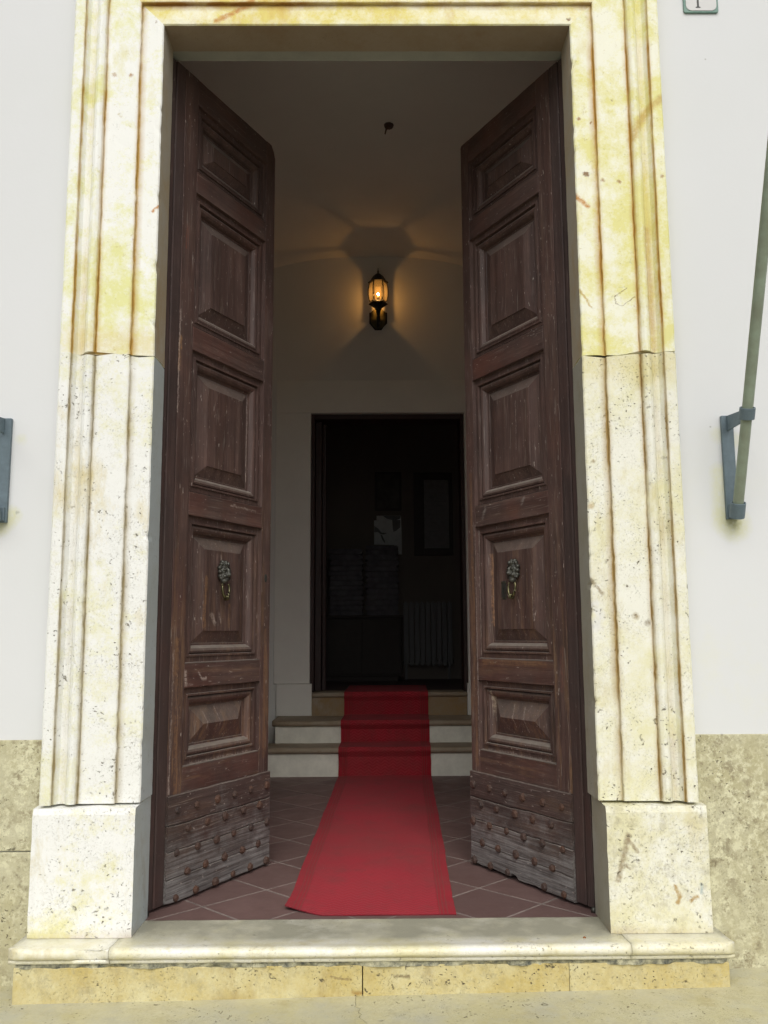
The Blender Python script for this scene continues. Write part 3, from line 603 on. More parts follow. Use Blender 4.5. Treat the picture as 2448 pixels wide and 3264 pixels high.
# shallow vault
bm = bmesh.new(); G = 44; rows = []
for j in range(G+1):
    y = 0.25 + 4.95*j/G; row = []
    for i in range(G+1):
        x = -1.85 + 3.7*i/G
        a = abs((y-2.75)/2.45); b = abs(x/1.8)
        z = 5.42 - 0.10*a**3 - 0.45*b**2.4
        row.append(bm.verts.new((x, y, z)))
    rows.append(row)
for j in range(G):
    for i in range(G): bm.faces.new((rows[j][i], rows[j+1][i], rows[j+1][i+1], rows[j][i+1])).smooth = True
vault = struct(mk('hall_ceiling', bm, M_hall, orig=(0, 2.75, 5.2), recalc=False))
sm = vault.modifiers.new('thick', 'SOLIDIFY'); sm.thickness = 0.12; sm.offset = -1

# stairs up to the inner door
st = thing('inner_stair', 'two stone steps and threshold leading up to the dark inner door', 'stair', (0, 4.25, 0))
def nosed(x0, x1, y0, y1, ztop, th, side_l=False):
    bm = bmesh.new(); N = 24; rr = th/2; prof = [(y1, ztop), (y0+rr, ztop)]
    for k in range(1, 9):
        a = R(90 + k*20); prof.append((y0+rr + rr*math.cos(a), ztop-rr + rr*math.sin(a)))
    prof += [(y0+rr, ztop-th), (y1, ztop-th)]
    rows = []
    for j in range(N+1):
        x = x0 + (x1-x0)*j/N
        rows.append([bm.verts.new((x, y + (0.004*nz(x, z, ztop, 7) if y < y1-0.05 else 0) + (max(0, 0.03-(x-x0))**2*20 if side_l and y < y1 else 0), z + 0.0015*nz(x, y, 4, 8))) for y, z in prof])
    for j in range(N):
        for i in range(len(prof)-1): bm.faces.new((rows[j][i], rows[j][i+1], rows[j+1][i+1], rows[j+1][i])).smooth = (0 < i < 10)
        bm.faces.new((rows[j][-1], rows[j][0], rows[j+1][0], rows[j+1][-1]))
    bm.faces.new(rows[0]); bm.faces.new(rows[-1])
    return mk('tread', bm, M_tread, st)
mk('riser', B(-1.5, 1.5, 4.252, 4.55, -0.02, 0.204), M_cream, st, bevel=0.003)
nosed(-1.52, 1.52, 4.218, 4.60, 0.258, 0.054)
mk('riser', B(-0.935, 1.35, 4.578, 5.05, 0.255, 0.413), M_cream, st, bevel=0.003)
nosed(-0.965, 1.38, 4.544, 5.098, 0.465, 0.052, True)
mk('threshold_riser', B(-0.628, 0.94, 5.085, 5.30, 0.460, 0.648), M_thresh, st, bevel=0.004)
nosed(-0.640, 0.952, 5.060, 5.40, 0.695, 0.048)
# painted surround of the inner door
isr = thing('inner_door_surround', 'cream painted flat surround framing the dark inner doorway', 'door surround', (0.15, YB, 0.46))
mk('surround_band', B(-1.015, -0.653, YB-0.022, YB-0.001, 0.785, 3.59), M_band, isr, bevel=0.003)
mk('surround_band', B(0.961, 1.32, YB-0.022, YB-0.001, 0.785, 3.59), M_band, isr, bevel=0.003)
mk('surround_band', B(-1.015, 1.32, YB-0.022, YB-0.001, 3.5915, 3.945), M_band, isr, bevel=0.003)
mk('surround_base', B(-0.985, -0.628, YB-0.045, YB-0.001, 0.467, 0.783), M_band, isr, bevel=0.004)
mk('surround_base', B(0.942, 1.30, YB-0.045, YB-0.001, 0.467, 0.783), M_band, isr, bevel=0.004)
# dark wooden lining of the inner door
ifr = thing('inner_door_frame', 'dark reddish wooden frame lining the inner doorway', 'door frame', (0.15, YB+0.1, 0.695))
for s, x0, x1 in ((1, -0.650, -0.612), (-1, 0.920, 0.958)):
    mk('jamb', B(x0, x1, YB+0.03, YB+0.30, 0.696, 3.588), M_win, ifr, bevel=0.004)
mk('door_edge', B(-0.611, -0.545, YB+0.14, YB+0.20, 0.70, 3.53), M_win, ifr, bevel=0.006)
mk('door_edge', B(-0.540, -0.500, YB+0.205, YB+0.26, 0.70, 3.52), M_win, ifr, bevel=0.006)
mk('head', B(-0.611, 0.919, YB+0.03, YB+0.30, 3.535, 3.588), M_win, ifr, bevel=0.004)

# ------------------------------------------------------------------ room beyond
bm = bmesh.new(); YE = 7.8
box(bm, -2.2, 2.6, YE, YE+0.15, 0.5, 4.4); box(bm, -2.35, -2.2, YB+0.32, YE, 0.5, 4.4); box(bm, 2.6, 2.75, YB+0.32, YE, 0.5, 4.4); box(bm, -2.35, 2.75, YB+0.32, YE+0.15, 4.4, 4.5)
box(bm, -2.35, -ROOMX+.01, YB+0.2, YB+0.32, .5, 4.4); box(bm, ROOMX-.01, 2.75, YB+0.2, YB+0.32, .5, 4.4)
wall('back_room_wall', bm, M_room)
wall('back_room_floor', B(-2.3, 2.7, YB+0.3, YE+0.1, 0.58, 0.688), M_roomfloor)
cab = thing('cabinet', 'black low cabinet carrying two stacks in the dark back room', 'cabinet', (-0.12, 7.55, 0.69))
mk('body', B(-0.66, 0.34, 7.30, 7.78, 0.75, 1.48), M_black, cab, bevel=0.006)
mk('top', B(-0.69, 0.37, 7.27, 7.785, 1.481, 1.515), M_black, cab, bevel=0.006)
mk('door', B(-0.64, -0.165, 7.282, 7.299, 0.78, 1.45), M_black, cab, bevel=0.004); mk('door', B(-0.155, 0.32, 7.282, 7.299, 0.78, 1.45), M_black, cab, bevel=0.004)
mk('plinth', B(-0.62, 0.30, 7.33, 7.77, 0.689, 0.749), M_black, cab)
z = 1.516; rb = random.Random(3)
ORD = ['topmost'] + [w + ' from the top' for w in ('second', 'third', 'fourth', 'fifth', 'sixth', 'seventh', 'eighth', 'ninth', 'tenth', 'eleventh')] + ['second from the bottom', 'lowest']
for (x0, x1, lab) in ((-0.58, -0.15, 'dark flat bundle in the left stack on the cabinet'), (-0.11, 0.31, 'dark flat bundle in the right stack on the cabinet')):
    z = 1.516
    for k in range(13):
        h = rb.uniform(0.056, 0.078); a = rb.uniform(-.012, .012); ry = rb.uniform(0, .02)
        bm = B(x0+a, x1+a*0.6, 7.32+ry, 7.72, z, z+h-0.004); bmesh.ops.bevel(bm, geom=bm.edges, offset=0.012, segments=2, affect='EDGES')
        o = mk('paper_bundle', bm, M_bundle, orig=((x0+x1)/2, 7.5, z)); tag(o, '%s dark flat bundle of the %s stack on the black cabinet' % (ORD[12-k], 'left' if x0 < -0.3 else 'right'), 'bundle', 'bundles in the ' + ('left' if x0 < -0.3 else 'right') + ' stack'); z += h
pic = thing('picture', 'small dark picture above the pale poster in the back room', 'picture', (0.19, YE, 2.93))
mk('frame', B(0.012, 0.372, YE-0.03, YE-0.001, 2.925, 3.455), M_black, pic, bevel=0.004)
mk('canvas', B(0.045, 0.340, YE-0.034, YE-0.031, 2.96, 3.42), simple('dark_canvas', (0.07, 0.06, 0.05), 0.6, 0.3, 9, 0.2), pic)
# pale torn poster with grey shapes
pos_o = thing('poster', 'pale torn poster with grey shapes on the dark back room wall', 'poster', (0.18, YE, 2.33))
def plate(pts, y0, y1):
    bm = bmesh.new(); a = [bm.verts.new((x, y0, z)) for x, z in pts]; b = [bm.verts.new((x, y1, z)) for x, z in pts]
    bm.faces.new(a); bm.faces.new(b[::-1])
    for i in range(len(pts)):
        k = (i+1) % len(pts); bm.faces.new((a[i], b[i], b[k], a[k]))
    return bm
mk('sheet', plate([(0.0, 2.47), (0.27, 2.463), (0.272, 2.335), (0.372, 2.335), (0.370, 2.62), (0.362, 2.86), (0.035, 2.86), (0.033, 2.80), (0.0, 2.795)], YE-0.006, YE-0.001), M_paper, pos_o)
mk('print', plate([(0.12, 2.858), (0.17, 2.82), (0.25, 2.80), (0.30, 2.80), (0.355, 2.82), (0.36, 2.858)], YE-0.0075, YE-0.0063), M_papergrey, pos_o)
mk('print', plate([(0.245, 2.80), (0.355, 2.80), (0.350, 2.70), (0.30, 2.655), (0.26, 2.64), (0.25, 2.70)], YE-0.0078, YE-0.0064), M_papergrey, pos_o)
mk('print', plate([(0.003, 2.72), (0.05, 2.69), (0.10, 2.63), (0.175, 2.625), (0.13, 2.605), (0.085, 2.61), (0.05, 2.64), (0.003, 2.635)], YE-0.0078, YE-0.0064), M_papergrey, pos_o)
mk('print', plate([(0.085, 2.60), (0.105, 2.60), (0.15, 2.50), (0.14, 2.49), (0.105, 2.54)], YE-0.0078, YE-0.0064), M_papergrey, pos_o)
doc = thing('framed_document', 'black framed document hanging at the right of the dark back room', 'framed document', (0.79, YE, 2.32))
for a in ((0.537, 0.675, 2.317, 3.443), (1.010, 1.06, 2.317, 3.443), (0.6755, 1.0095, 3.345, 3.443), (0.6755, 1.0095, 2.317, 2.412)):
    mk('frame_bar', B(a[0], a[1], YE-0.035, YE-0.001, a[2], a[3]), M_black, doc, bevel=0.004)
mk('sheet', B(0.6755, 1.0095, YE-0.010, YE-0.001, 2.4125, 3.3445), M_doc, doc)
for k in range(11):
    ww = rb.uniform(0.10, 0.24); zz = 3.16 - k*0.058
    mk('text_line', B(0.74, 0.74+ww, YE-0.0115, YE-0.0102, zz, zz+0.012), M_papergrey, doc)
mk('crest', lathe(bmesh.new(), [(0.030, 0), (0.030, 0.0)], (0, 0, 0), 3) if False else plate([(0.765, 3.25), (0.80, 3.235), (0.81, 3.27), (0.795, 3.30), (0.77, 3.295)], YE-0.0115, YE-0.0102), M_papergrey, doc)
rad = thing('radiator', 'pale ribbed radiator low at the right of the dark back room', 'radiator', (0.69, 7.70, 0.85))
for k in range(9):
    x = 0.385 + k*0.072; bm = B(x, x+0.060, 7.66, 7.76, 0.86, 1.70); bmesh.ops.bevel(bm, geom=bm.edges, offset=0.018, segments=2, affect='EDGES'); mk('column', bm, M_radiator, rad)
mk('pipe', tube(bmesh.new(), [(0.37, 7.71, 0.92), (1.04, 7.71, 0.92)], 0.018, 8), M_radiator, rad); mk('foot', B(0.40, 0.43, 7.68, 7.74, 0.689, 0.87), M_radiator, rad); mk('foot', B(0.96, 0.99, 7.68, 7.74, 0.689, 0.87), M_radiator, rad)

# ------------------------------------------------------------------ door leaves
STUDS = [(u, 0.438) for u in (0.188, 0.338, 0.508, 0.660, 0.810, 0.966)] + [(u, 0.341) for u in (0.270, 0.428, 0.578, 0.740, 0.893)] + [(u, 0.240) for u in (0.190, 0.350, 0.504, 0.657, 0.815, 0.972)] + \
        [(u, 0.138) for u in (0.270, 0.420, 0.578, 0.735, 0.888)] + [(u, 0.034) for u in (0.190, 0.343, 0.500, 0.655, 0.812, 0.966)]
def stud_mesh(k):
    rs = random.Random(k); bm = bmesh.new(); n = 7
    prof = [(0.0215, 0.0), (0.0205, -0.008), (0.013, -0.0165)]
    rings = [[bm.verts.new((rr*math.cos(2*math.pi*i/n + k)*rs.uniform(.86, 1.1), y, rr*math.sin(2*math.pi*i/n + k)*rs.uniform(.86, 1.1))) for i in range(n)] for rr, y in prof]
    for a, b in zip(rings, rings[1:]):
        for i in range(n): bm.faces.new((a[i], a[(i+1) % n], b[(i+1) % n], b[i]))
    bm.faces.new(rings[-1]); bmesh.ops.recalc_face_normals(bm, faces=bm.faces)
    me = bpy.data.meshes.new('stud'); bm.to_mesh(me); bm.free(); me.materials.append(M_iron); return me
STUD_ME = [stud_mesh(k) for k in range(4)]
PAN = [(3.765, 4.145), (2.892, 3.640), (2.010, 2.762), (1.137, 1.886), (0.633, 1.014)]
U0, U1 = 0.235, 0.905
MPROF = [(0.0, 0.0), (0.0012, 0.018), (0.004, 0.0195), (0.030, 0.0185), (0.032, 0.010), (0.041, 0.010), (0.0425, 0.031), (0.049, 0.0315), (0.0505, 0.022), (0.060, 0.0195), (0.072, 0.0235), (0.082, 0.033), (0.087, 0.044), (0.0875, 0.050), (0.097, 0.051), (0.100, 0.056)]
def rect_frame(bm, sg, u0, u1, z0, z1, prof):
    """mitred moulding swept round a rectangle, in leaf coordinates"""
    loops = []
    for d, y in prof:
        loops.append([bm.verts.new((sg*u, y, zz)) for u, zz in ((u0+d, z0+d), (u1-d, z0+d), (u1-d, z1-d), (u0+d, z1-d))])
    for a, b in zip(loops, loops[1:]):
        for i in range(4): bm.faces.new((a[i], a[(i+1) % 4], b[(i+1) % 4], b[i]))
    return bm
def head_mesh():
    """grotesque lion mask: overlapping lumps fused by a voxel remesh; front is -y"""
    bm = bmesh.new()
    def lump(x, y, z, rx, ry, rz):
        m = Matrix.Translation((x, y, z)) @ Matrix.Diagonal((rx, ry, rz, 1)); bmesh.ops.create_icosphere(bm, subdivisions=3, radius=1.0, matrix=m)
    lump(0, -0.008, 0.0, 0.036, 0.022, 0.050)                      # skull
    lump(0, -0.030, -0.014, 0.011, 0.022, 0.013)                   # nose
    lump(0, -0.026, 0.004, 0.008, 0.018, 0.018)                    # bridge
    for s in (-1, 1):
        lump(s*0.014, -0.027, 0.010, 0.013, 0.010, 0.0055)         # brow
        lump(s*0.016, -0.022, 0.0005, 0.008, 0.008, 0.005)         # eye
        lump(s*0.015, -0.025, -0.022, 0.013, 0.013, 0.011)         # cheek and muzzle
        lump(s*0.030, -0.010, 0.022, 0.009, 0.010, 0.011)          # ear
        for a in range(7):                                         # mane locks
            t = R(20 + a*26); lump(s*0.037*math.sin(t), -0.008 - 0.004*(a % 2), 0.006 + 0.048*math.cos(t), 0.010, 0.012, 0.010)
        lump(s*0.030, -0.016, -0.034, 0.011, 0.010, 0.007)         # whisker rolls
        lump(s*0.009, -0.026, 0.040, 0.008, 0.010, 0.012)
    lump(0, -0.024, -0.036, 0.019, 0.013, 0.009)                   # chin
    lump(0, -0.022, 0.030, 0.014, 0.012, 0.012)                    # forelock
    me = bpy.data.meshes.new('tmp'); bm.to_mesh(me); bm.free(); o = bpy.data.objects.new('tmp', me); COL.objects.link(o)
    rm = o.modifiers.new('r', 'REMESH'); rm.mode = 'VOXEL'; rm.voxel_size = 0.0022; rm.use_smooth_shade = True
    dg = bpy.context.evaluated_depsgraph_get(); res = bpy.data.meshes.new_from_object(o.evaluated_get(dg))
    bpy.data.objects.remove(o); res.name = 'knocker'; res.materials.clear(); res.materials.append(M_bronze); return res
HEAD = head_mesh()

def door_leaf(sg, loc, rot, W, label):
    L = thing('door_leaf', label, 'door', loc, rot, 'open wooden door leaves')
    def P(name, bm, mat, bev=0.003, par=None, **k): return mk(name, bm, mat, par or L, local=True, bevel=bev, **k)
    def LB(u0, u1, y0, y1, z0, z1): return B(min(sg*u0, sg*u1), max(sg*u0, sg*u1), y0, y1, z0, z1)
    ZT = 4.296
    P('backing_board', LB(0.0, W-0.05, 0.057, 0.074, 0.02, ZT-0.004), M_wd, 0)
    P('hinge_stile', LB(0.0, 0.046, 0.004, 0.0555, 0.014, ZT), M_wd, 0.004)
    P('hinge_stile', LB(0.0495, 0.1195, -0.001, 0.0555, 0.016, ZT), M_wd, 0.005)
    P('worn_stile', LB(0.1235, U0-0.0012, 0.0, 0.0555, 0.40, ZT), M_ws, 0.0025)
    # free stile with rounded top corner
    pts = [(U1+0.0012, 0.40), (W, 0.40), (W, ZT-0.075), (W-0.016, ZT-0.032), (W-0.045, ZT), (U1+0.0012, ZT)] if sg > 0 else [(U1+0.0012, 0.40), (W, 0.40), (W, ZT-0.012), (W-0.010, ZT), (U1+0.0012, ZT)]
    bm = plate([(sg*u, z) for u, z in pts], 0.0, 0.0555); P('free_stile', bm, M_ws, 0.0025)
    zs = [(0.40, PAN[4][0])] + [(PAN[i+1][1], PAN[i][0]) for i in (3, 2, 1, 0)] + [(PAN[0][1], ZT)]
    for z0, z1 in zs:
        bm = LB(U0, U1, 0.0005, 0.0555, z0+0.0008, z1-0.0008)
        bmesh.ops.subdivide_edges(bm, edges=[e for e in bm.edges if abs(e.verts[0].co.x-e.verts[1].co.x) > .3], cuts=24)
        for v in bm.verts: v.co.z += 0.0022*nz(v.co.x, v.co.z, sg, 16); v.co.y += 0.001*nz(v.co.x, v.co.z, sg*3, 8)
        P('rail', bm, M_wh, 0.003)
    for i, (z0, z1) in enumerate(PAN):
        m = 0.0985; a0, a1, b0, b1 = U0+m, U1-m, z0+m, z1-m
        bm = bmesh.new()
        if i == 4:                                                 # hipped low panel with a ridge
            o4 = [(a0, b0), (a1, b0), (a1, b1), (a0, b1)]; zc = (b0+b1)/2; rd = [(a0+0.085, zc), (a1-0.085, zc)]
            vo = [bm.verts.new((sg*u, 0.0535, z)) for u, z in o4]; vr = [bm.verts.new((sg*u, 0.016, z)) for u, z in rd]
            bm.faces.new((vo[0], vo[1], vr[1], vr[0])); bm.faces.new((vo[1], vo[2], vr[1])); bm.faces.new((vo[2], vo[3], vr[0], vr[1])); bm.faces.new((vo[3], vo[0], vr[0]))
        else:
            bv = 0.077; c0, c1, d0, d1 = a0+bv, a1-bv, b0+bv*0.82, b1-bv*0.82
            if i == 0: d0, d1 = b0+0.05, b1-0.05
            o4 = [(a0, b0), (a1, b0), (a1, b1), (a0, b1)]; f4 = [(c0, d0), (c1, d0), (c1, d1), (c0, d1)]
            vo = [bm.verts.new((sg*u, 0.0535, z)) for u, z in o4]; vs = [bm.verts.new((sg*u, 0.028, z)) for u, z in f4]; vf = [bm.verts.new((sg*u, 0.0225, z)) for u, z in f4]
            for k in range(4):
                q = (k+1) % 4; bm.faces.new((vo[k], vo[q], vs[q], vs[k])); bm.faces.new((vs[k], vs[q], vf[q], vf[k]))
            # field of two boards with an open crack
            cr = c0 + (c1-c0)*(0.55 if sg < 0 else 0.48); NN = 14
            la, lb, lg = [], [], []
            for k in range(NN+1):
                z = d0 + (d1-d0)*k/NN; x = cr + 0.003*nz(z, i, sg, 7)
                wd_ = 0.0011 + 0.0012*max(0, nz(z, i, 3, 5))
                la.append(bm.verts.new((sg*(x-wd_), 0.0225, z))); lg.append(bm.verts.new((sg*x, 0.0275, z))); lb.append(bm.verts.new((sg*(x+wd_), 0.0225, z)))
            bm.faces.new([vf[0]] + la + [vf[3]]); bm.faces.new([vf[1]] + lb + [vf[2]])
            for k in range(NN):
                bm.faces.new((la[k], lg[k], lg[k+1], la[k+1])); bm.faces.new((lg[k], lb[k], lb[k+1], lg[k+1]))
        pn = P('panel', bm, M_wp, 0)
        bm = rect_frame(bmesh.new(), sg, U0, U1, z0, z1, MPROF)
        P('moulding', bm, M_wm, 0, pn)
    # weathered kick boards
    zb = [(0.372, 0.510), (0.252, 0.3695), (0.124, 0.2500), (0.010, 0.1225)]
    for k, (z0, z1) in enumerate(zb):
        bm = bmesh.new(); N = 46; rows = []
        for j in range(N+1):
            u = 0.1215 + (W + 0.004 - 0.1215)*j/N
            wv = lambda q: 0.010*nz(u, q, sg, 3.5) + 0.0035*nz(u, q, sg*2, 12); e0 = z0 + wv(k) + 0.0014*nz(u, k, sg, 45); e1 = z1 + (wv(k-1) if k else 0) + 0.0014*nz(u, k+7, sg, 45) + (0.003*nz(u, 3, sg, 8) if k == 0 else 0)
            if k == 3:
                e0 = 0.012 + 0.012*max(0, nz(u, 1, sg*2, 6)) + 0.004*nz(u, 2, sg, 22)
                if sg > 0 and u < 0.22: e0 += (0.22-u)*0.05
                if sg < 0 and 0.56 < u < 0.62: e0 += 0.018
                if sg < 0 and u > 0.62: e0 += 0.004
            rows.append([bm.verts.new((sg*u, y, z)) for y, z in ((0.0345, e0), (-0.0085, e0), (-0.0125, e0+0.004), (-0.0135 + 0.0012*nz(u, k, 4, 9), (e0+e1)/2), (-0.0125, e1-0.004), (-0.0085, e1), (0.0345, e1))])
        for j in range(N):
            for i in range(6): bm.faces.new((rows[j][i], rows[j][i+1], rows[j+1][i+1], rows[j+1][i]))
            bm.faces.new((rows[j][6], rows[j][0], rows[j+1][0], rows[j+1][6]))
        bm.faces.new(rows[0]); bm.faces.new(rows[-1])
        P('kick_board', bm, M_wk, 0)
    for k, (u, z) in enumerate(STUDS):
        if sg < 0 and k == 24: continue                             # one stud is missing on the right leaf
        o = link('stud', STUD_ME[(k*7) % 4], L); o.location = (sg*(u*W/1.0 if u > .3 else u), -0.0125, z); o.rotation_euler = (0, k*1.3, 0); q = 0.86 + 0.3*((k*37) % 11)/11; o.scale = (q, 0.7 + 0.5*((k*23) % 7)/7, q)
    # knocker
    ku, kz = 0.556, 1.612
    kn = link('knocker', HEAD.copy(), L)
    me = kn.data; me.transform(Matrix.Translation((sg*ku, 0.0225-0.006, kz)) @ Matrix.Diagonal((1.12, 1.1, 1.06, 1)))
    # ring: long loop, thickest at the bottom with a knot
    pts, rads = [], []
    for k in range(33):
        t = R(-130 + 260*k/32); x = 0.0315*math.sin(t); z = -0.067 - 0.052*math.cos(t)*(1.0 if abs(t) < R(90) else 0.72)
        pts.append((sg*ku + x, 0.0225 - 0.030 - 0.004*math.cos(t), kz - 0.020 + z)); rads.append(0.0052 + 0.0034*(0.5+0.5*math.cos(t)))
    rg = P('ring', tube(bmesh.new(), pts, rads, 12), M_brass, 0, kn)
    bm = bmesh.new()
    for dx in (-0.008, 0.0, 0.008): 
        q = [(sg*ku + dx + 0.0012*math.cos(a), -0.0115 + 0.0115*math.cos(a), kz-0.139 + 0.0115*math.sin(a)) for a in [2*math.pi*i/14 for i in range(14)]]
        tube(bm, q, 0.0034, 8, closed=True)
    P('ring_knot', bm, M_brass, 0, kn)
    P('strike_plate', lathe(bmesh.new(), [(0.018, 0), (0.020, 0.006), (0.016, 0.016), (0.008, 0.022)], (0, 0, 0), 16), M_bronze, 0, kn)
    spm = L.children and kn.children[-1].data; spm.transform(Matrix.Translation((sg*ku, 0.021, kz-0.158)) @ Matrix.Rotation(R(90), 4, 'X'))
    P('boss', lathe(bmesh.new(), [(0.012, 0), (0.013, 0.010), (0.010, 0.020), (0.004, 0.024)], (0, 0, 0), 12), M_bronze, 0, kn)
    kn.children[-1].data.transform(Matrix.Translation((sg*ku, 0.021, kz-0.072)) @ Matrix.Rotation(R(90), 4, 'X'))
    if sg < 0:
        kp = P('keyhole_plate', LB(0.645, 0.690, 0.0195, 0.0222, 1.462, 1.562), M_bronze, 0.002)
        bm = bmesh.new(); lathe(bm, [(0.0050, 0), (0.0050, 0.0012)], (0, 0, 0), 12); bmesh.ops.rotate(bm, verts=bm.verts, matrix=Matrix.Rotation(R(90), 3, 'X')); bmesh.ops.translate(bm, verts=bm.verts, vec=(sg*0.668, 0.0193, 1.522))
        box(bm, sg*0.668-0.0022, sg*0.668+0.0022, 0.0182, 0.0192, 1.498, 1.520); P('keyhole', bm, M_ink, 0, kp)
        for (du, dz) in ((0.006, 0.007), (0.038, 0.007), (0.006, 0.092), (0.038, 0.092)):
            bm = bmesh.new(); lathe(bm, [(0.004, 0), (0.003, 0.002)], (0, 0, 0), 10); bmesh.ops.rotate(bm, verts=bm.verts, matrix=Matrix.Rotation(R(90), 3, 'X')); bmesh.ops.translate(bm, verts=bm.verts, vec=(sg*(0.645+du), 0.0195, 1.462+dz)); P('screw', bm, M_brass, 0, kp)
    else:
        bm = bmesh.new(); lathe(bm, [(0.017, 0), (0.014, 0.0025), (0.007, 0.0025), (0.006, 0.0005)], (0, 0, 0), 14); bmesh.ops.rotate(bm, verts=bm.verts, matrix=Matrix.Rotation(R(90), 3, 'X')); bmesh.ops.scale(bm, verts=bm.verts, vec=(0.8, 1, 1.5)); bmesh.ops.translate(bm, verts=bm.verts, vec=(0.952, 0.0005, 1.60))
        P('lock_hole', bm, M_ink, 0)
    for z in (0.75, 2.3, 3.8):
        bm = tube(bmesh.new(), [(sg*-0.004, 0.012, z-0.07), (sg*-0.004, 0.012, z+0.07)], 0.010, 10); P('hinge', bm, M_lampiron, 0)
    return L
door_leaf(1, (-1.030, 0.292, 0), R(63.8), 1.0, 'left open door leaf, dark panelled wood with studded grey foot, no keyhole plate')
door_leaf(-1, (1.028, 0.298, 0), -R(62.3), 0.985, 'right open door leaf, dark panelled wood with studded foot and keyhole plate')

# ------------------------------------------------------------------ carpet
bm = bmesh.new(); uvl = bm.loops.layers.uv.new('UVMap')
path = []      # (y, z, v)
def seg(a, b, n):
    for k in range(n): path.append((a[0] + (b[0]-a[0])*k/n, a[1] + (b[1]-a[1])*k/n))
T = 0.006
seg((0.272, T), (4.215, T), 60); seg((4.225, T+0.006), (4.236, 0.20), 8); seg((4.210, 0.225), (4.208, 0.250), 2); seg((4.222, 0.264), (4.555, 0.264), 8); seg((4.566, 0.272), (4.570, 0.41), 6)
seg((4.537, 0.43), (4.535, 0.458), 2); seg((4.549, 0.471), (5.055, 0.471), 10); seg((5.072, 0.480), (5.076, 0.640), 6); seg((5.053, 0.655), (5.052, 0.69), 2); seg((5.066, 0.7015), (6.2, 0.7015), 8); path.append((6.2, 0.7015))
rows = []; v = 0; last = None
def xr(y):
    t = (y-0.27)/(4.24-0.27); return (-0.403 + 0.083*t, 0.392 + 0.125*t)
NC = 22
for (y, z) in path:
    if last: v += math.hypot(y-last[0], z-last[1])
    last = (y, z); a, b = xr(y); row = []
    a += 0.007*nz(y, 1, 0, 2.2) + 0.0025*nz(y, 1, z, 11); b += 0.006*nz(y, 5, 0, 2.5) + 0.0025*nz(y, 7, z, 12)
    for i in range(NC+1):
        s = i/NC; x = a + (b-a)*s; yy, zz = y, z
        if z < 0.02:
            yy = y + (0.10*max(0, 0.22-s)/0.22 if v < 0.4 else 0)*max(0, 1-v/0.4) + 0.004*nz(x, 2, 2, 5)*max(0, 1-v/0.2)
            zz = z + 0.0015*nz(x, y, 6, 3) + 0.016*max(0, 1-s/0.20)**1.3*max(0, 1-v/0.26)
        else: yy = y + 0.003*nz(x, z, 1, 6); zz = z + 0.001*nz(x, y, 1, 6)
        row.append((bm.verts.new((x, yy, zz)), ((s-0.5)*0.80, v)))
    rows.append(row)
for r0, r1 in zip(rows, rows[1:]):
    for i in range(NC):
        q = (r0[i], r0[i+1], r1[i+1], r1[i]); f = bm.faces.new([k[0] for k in q]); f.smooth = False
        for l, k in zip(f.loops, q): l[uvl].uv = k[1]
cp = mk('carpet_runner', bm, M_carpet, orig=(0, 0.27, 0), recalc=False)
tag(cp, 'long red ribbed carpet runner leading over the tiles and up the steps', 'carpet')
sm = cp.modifiers.new('thick', 'SOLIDIFY'); sm.thickness = 0.005; sm.offset = -1; sm.material_offset_rim = 1; sm.material_offset = 1
cp.data.materials.append(simple('carpet_backing', (0.17, 0.012, 0.020), 0.9))
# ------------------------------------------------------------------ wall lantern
LX, LY = 0.062, 4.905
lan = thing('wall_lantern', 'black lit lantern with ribbed glass cage above the inner door', 'lantern', (LX, YB, 4.51))
mk('back_plate', plate([(LX-0.085, 4.69), (LX-0.085, 4.575), (LX-0.03, 4.507), (LX+0.03, 4.507), (LX+0.085, 4.575), (LX+0.085, 4.69), (LX+0.03, 4.74), (LX-0.03, 4.74)], YB-0.02, YB-0.001), M_brass, lan, bevel=0.003)
bm = bmesh.new()
q = [(LX-0.086, YB-0.018, 4.69), (LX-0.086, YB-0.018, 4.575), (LX-0.03, YB-0.018, 4.505), (LX+0.03, YB-0.018, 4.505), (LX+0.086, YB-0.018, 4.575), (LX+0.086, YB-0.018, 4.69)]
tube(bm, q, 0.010, 8); mk('plate_rim', bm, M_lampiron, lan)
bm = tube(bmesh.new(), [(LX, YB-0.01, 4.545), (LX, YB-0.06, 4.525), (LX, YB-0.12, 4.525), (LX, LY+0.03, 4.545), (LX, LY, 4.575), (LX, LY, 4.63)], [0.017, 0.018, 0.018, 0.019, 0.021, 0.020], 12); mk('arm', bm, M_lampiron, lan)
mk('pan', lathe(bmesh.new(), [(0.018, 4.60), (0.026, 4.65), (0.040, 4.675), (0.066, 4.697), (0.103, 4.716), (0.100, 4.722), (0.078, 4.742), (0.045, 4.752), (0.0, 4.753)], (LX, LY, 0), 6, ph=R(0), smooth=False), M_lampiron, lan)
mk('cap', lathe(bmesh.new(), [(0.0, 4.957), (0.088, 4.957), (0.090, 4.945), (0.108, 4.953), (0.106, 4.962), (0.078, 4.985), (0.070, 5.003), (0.052, 5.030), (0.028, 5.050), (0.013, 5.056), (0.0, 5.057)], (LX, LY, 0), 6, ph=R(0), smooth=False), M_lampiron, lan)
mk('finial', lathe(bmesh.new(), [(0.012, 5.05), (0.007, 5.065), (0.010, 5.076), (0.006, 5.09), (0.0025, 5.121)], (LX, LY, 0), 12), M_lampiron, lan)
def rad_at(t): return 0.088 + 0.016*math.sin(math.pi*min(1, max(0, t*0.96+0.02)))
gp = [(rad_at(t/10)-0.002, 4.748 + 0.208*t/10) for t in range(11)]
bm = bmesh.new(); rings = [[bm.verts.new((LX + rr*math.cos(R(60*k)), LY + rr*math.sin(R(60*k)), z)) for k in range(6)] for rr, z in gp]
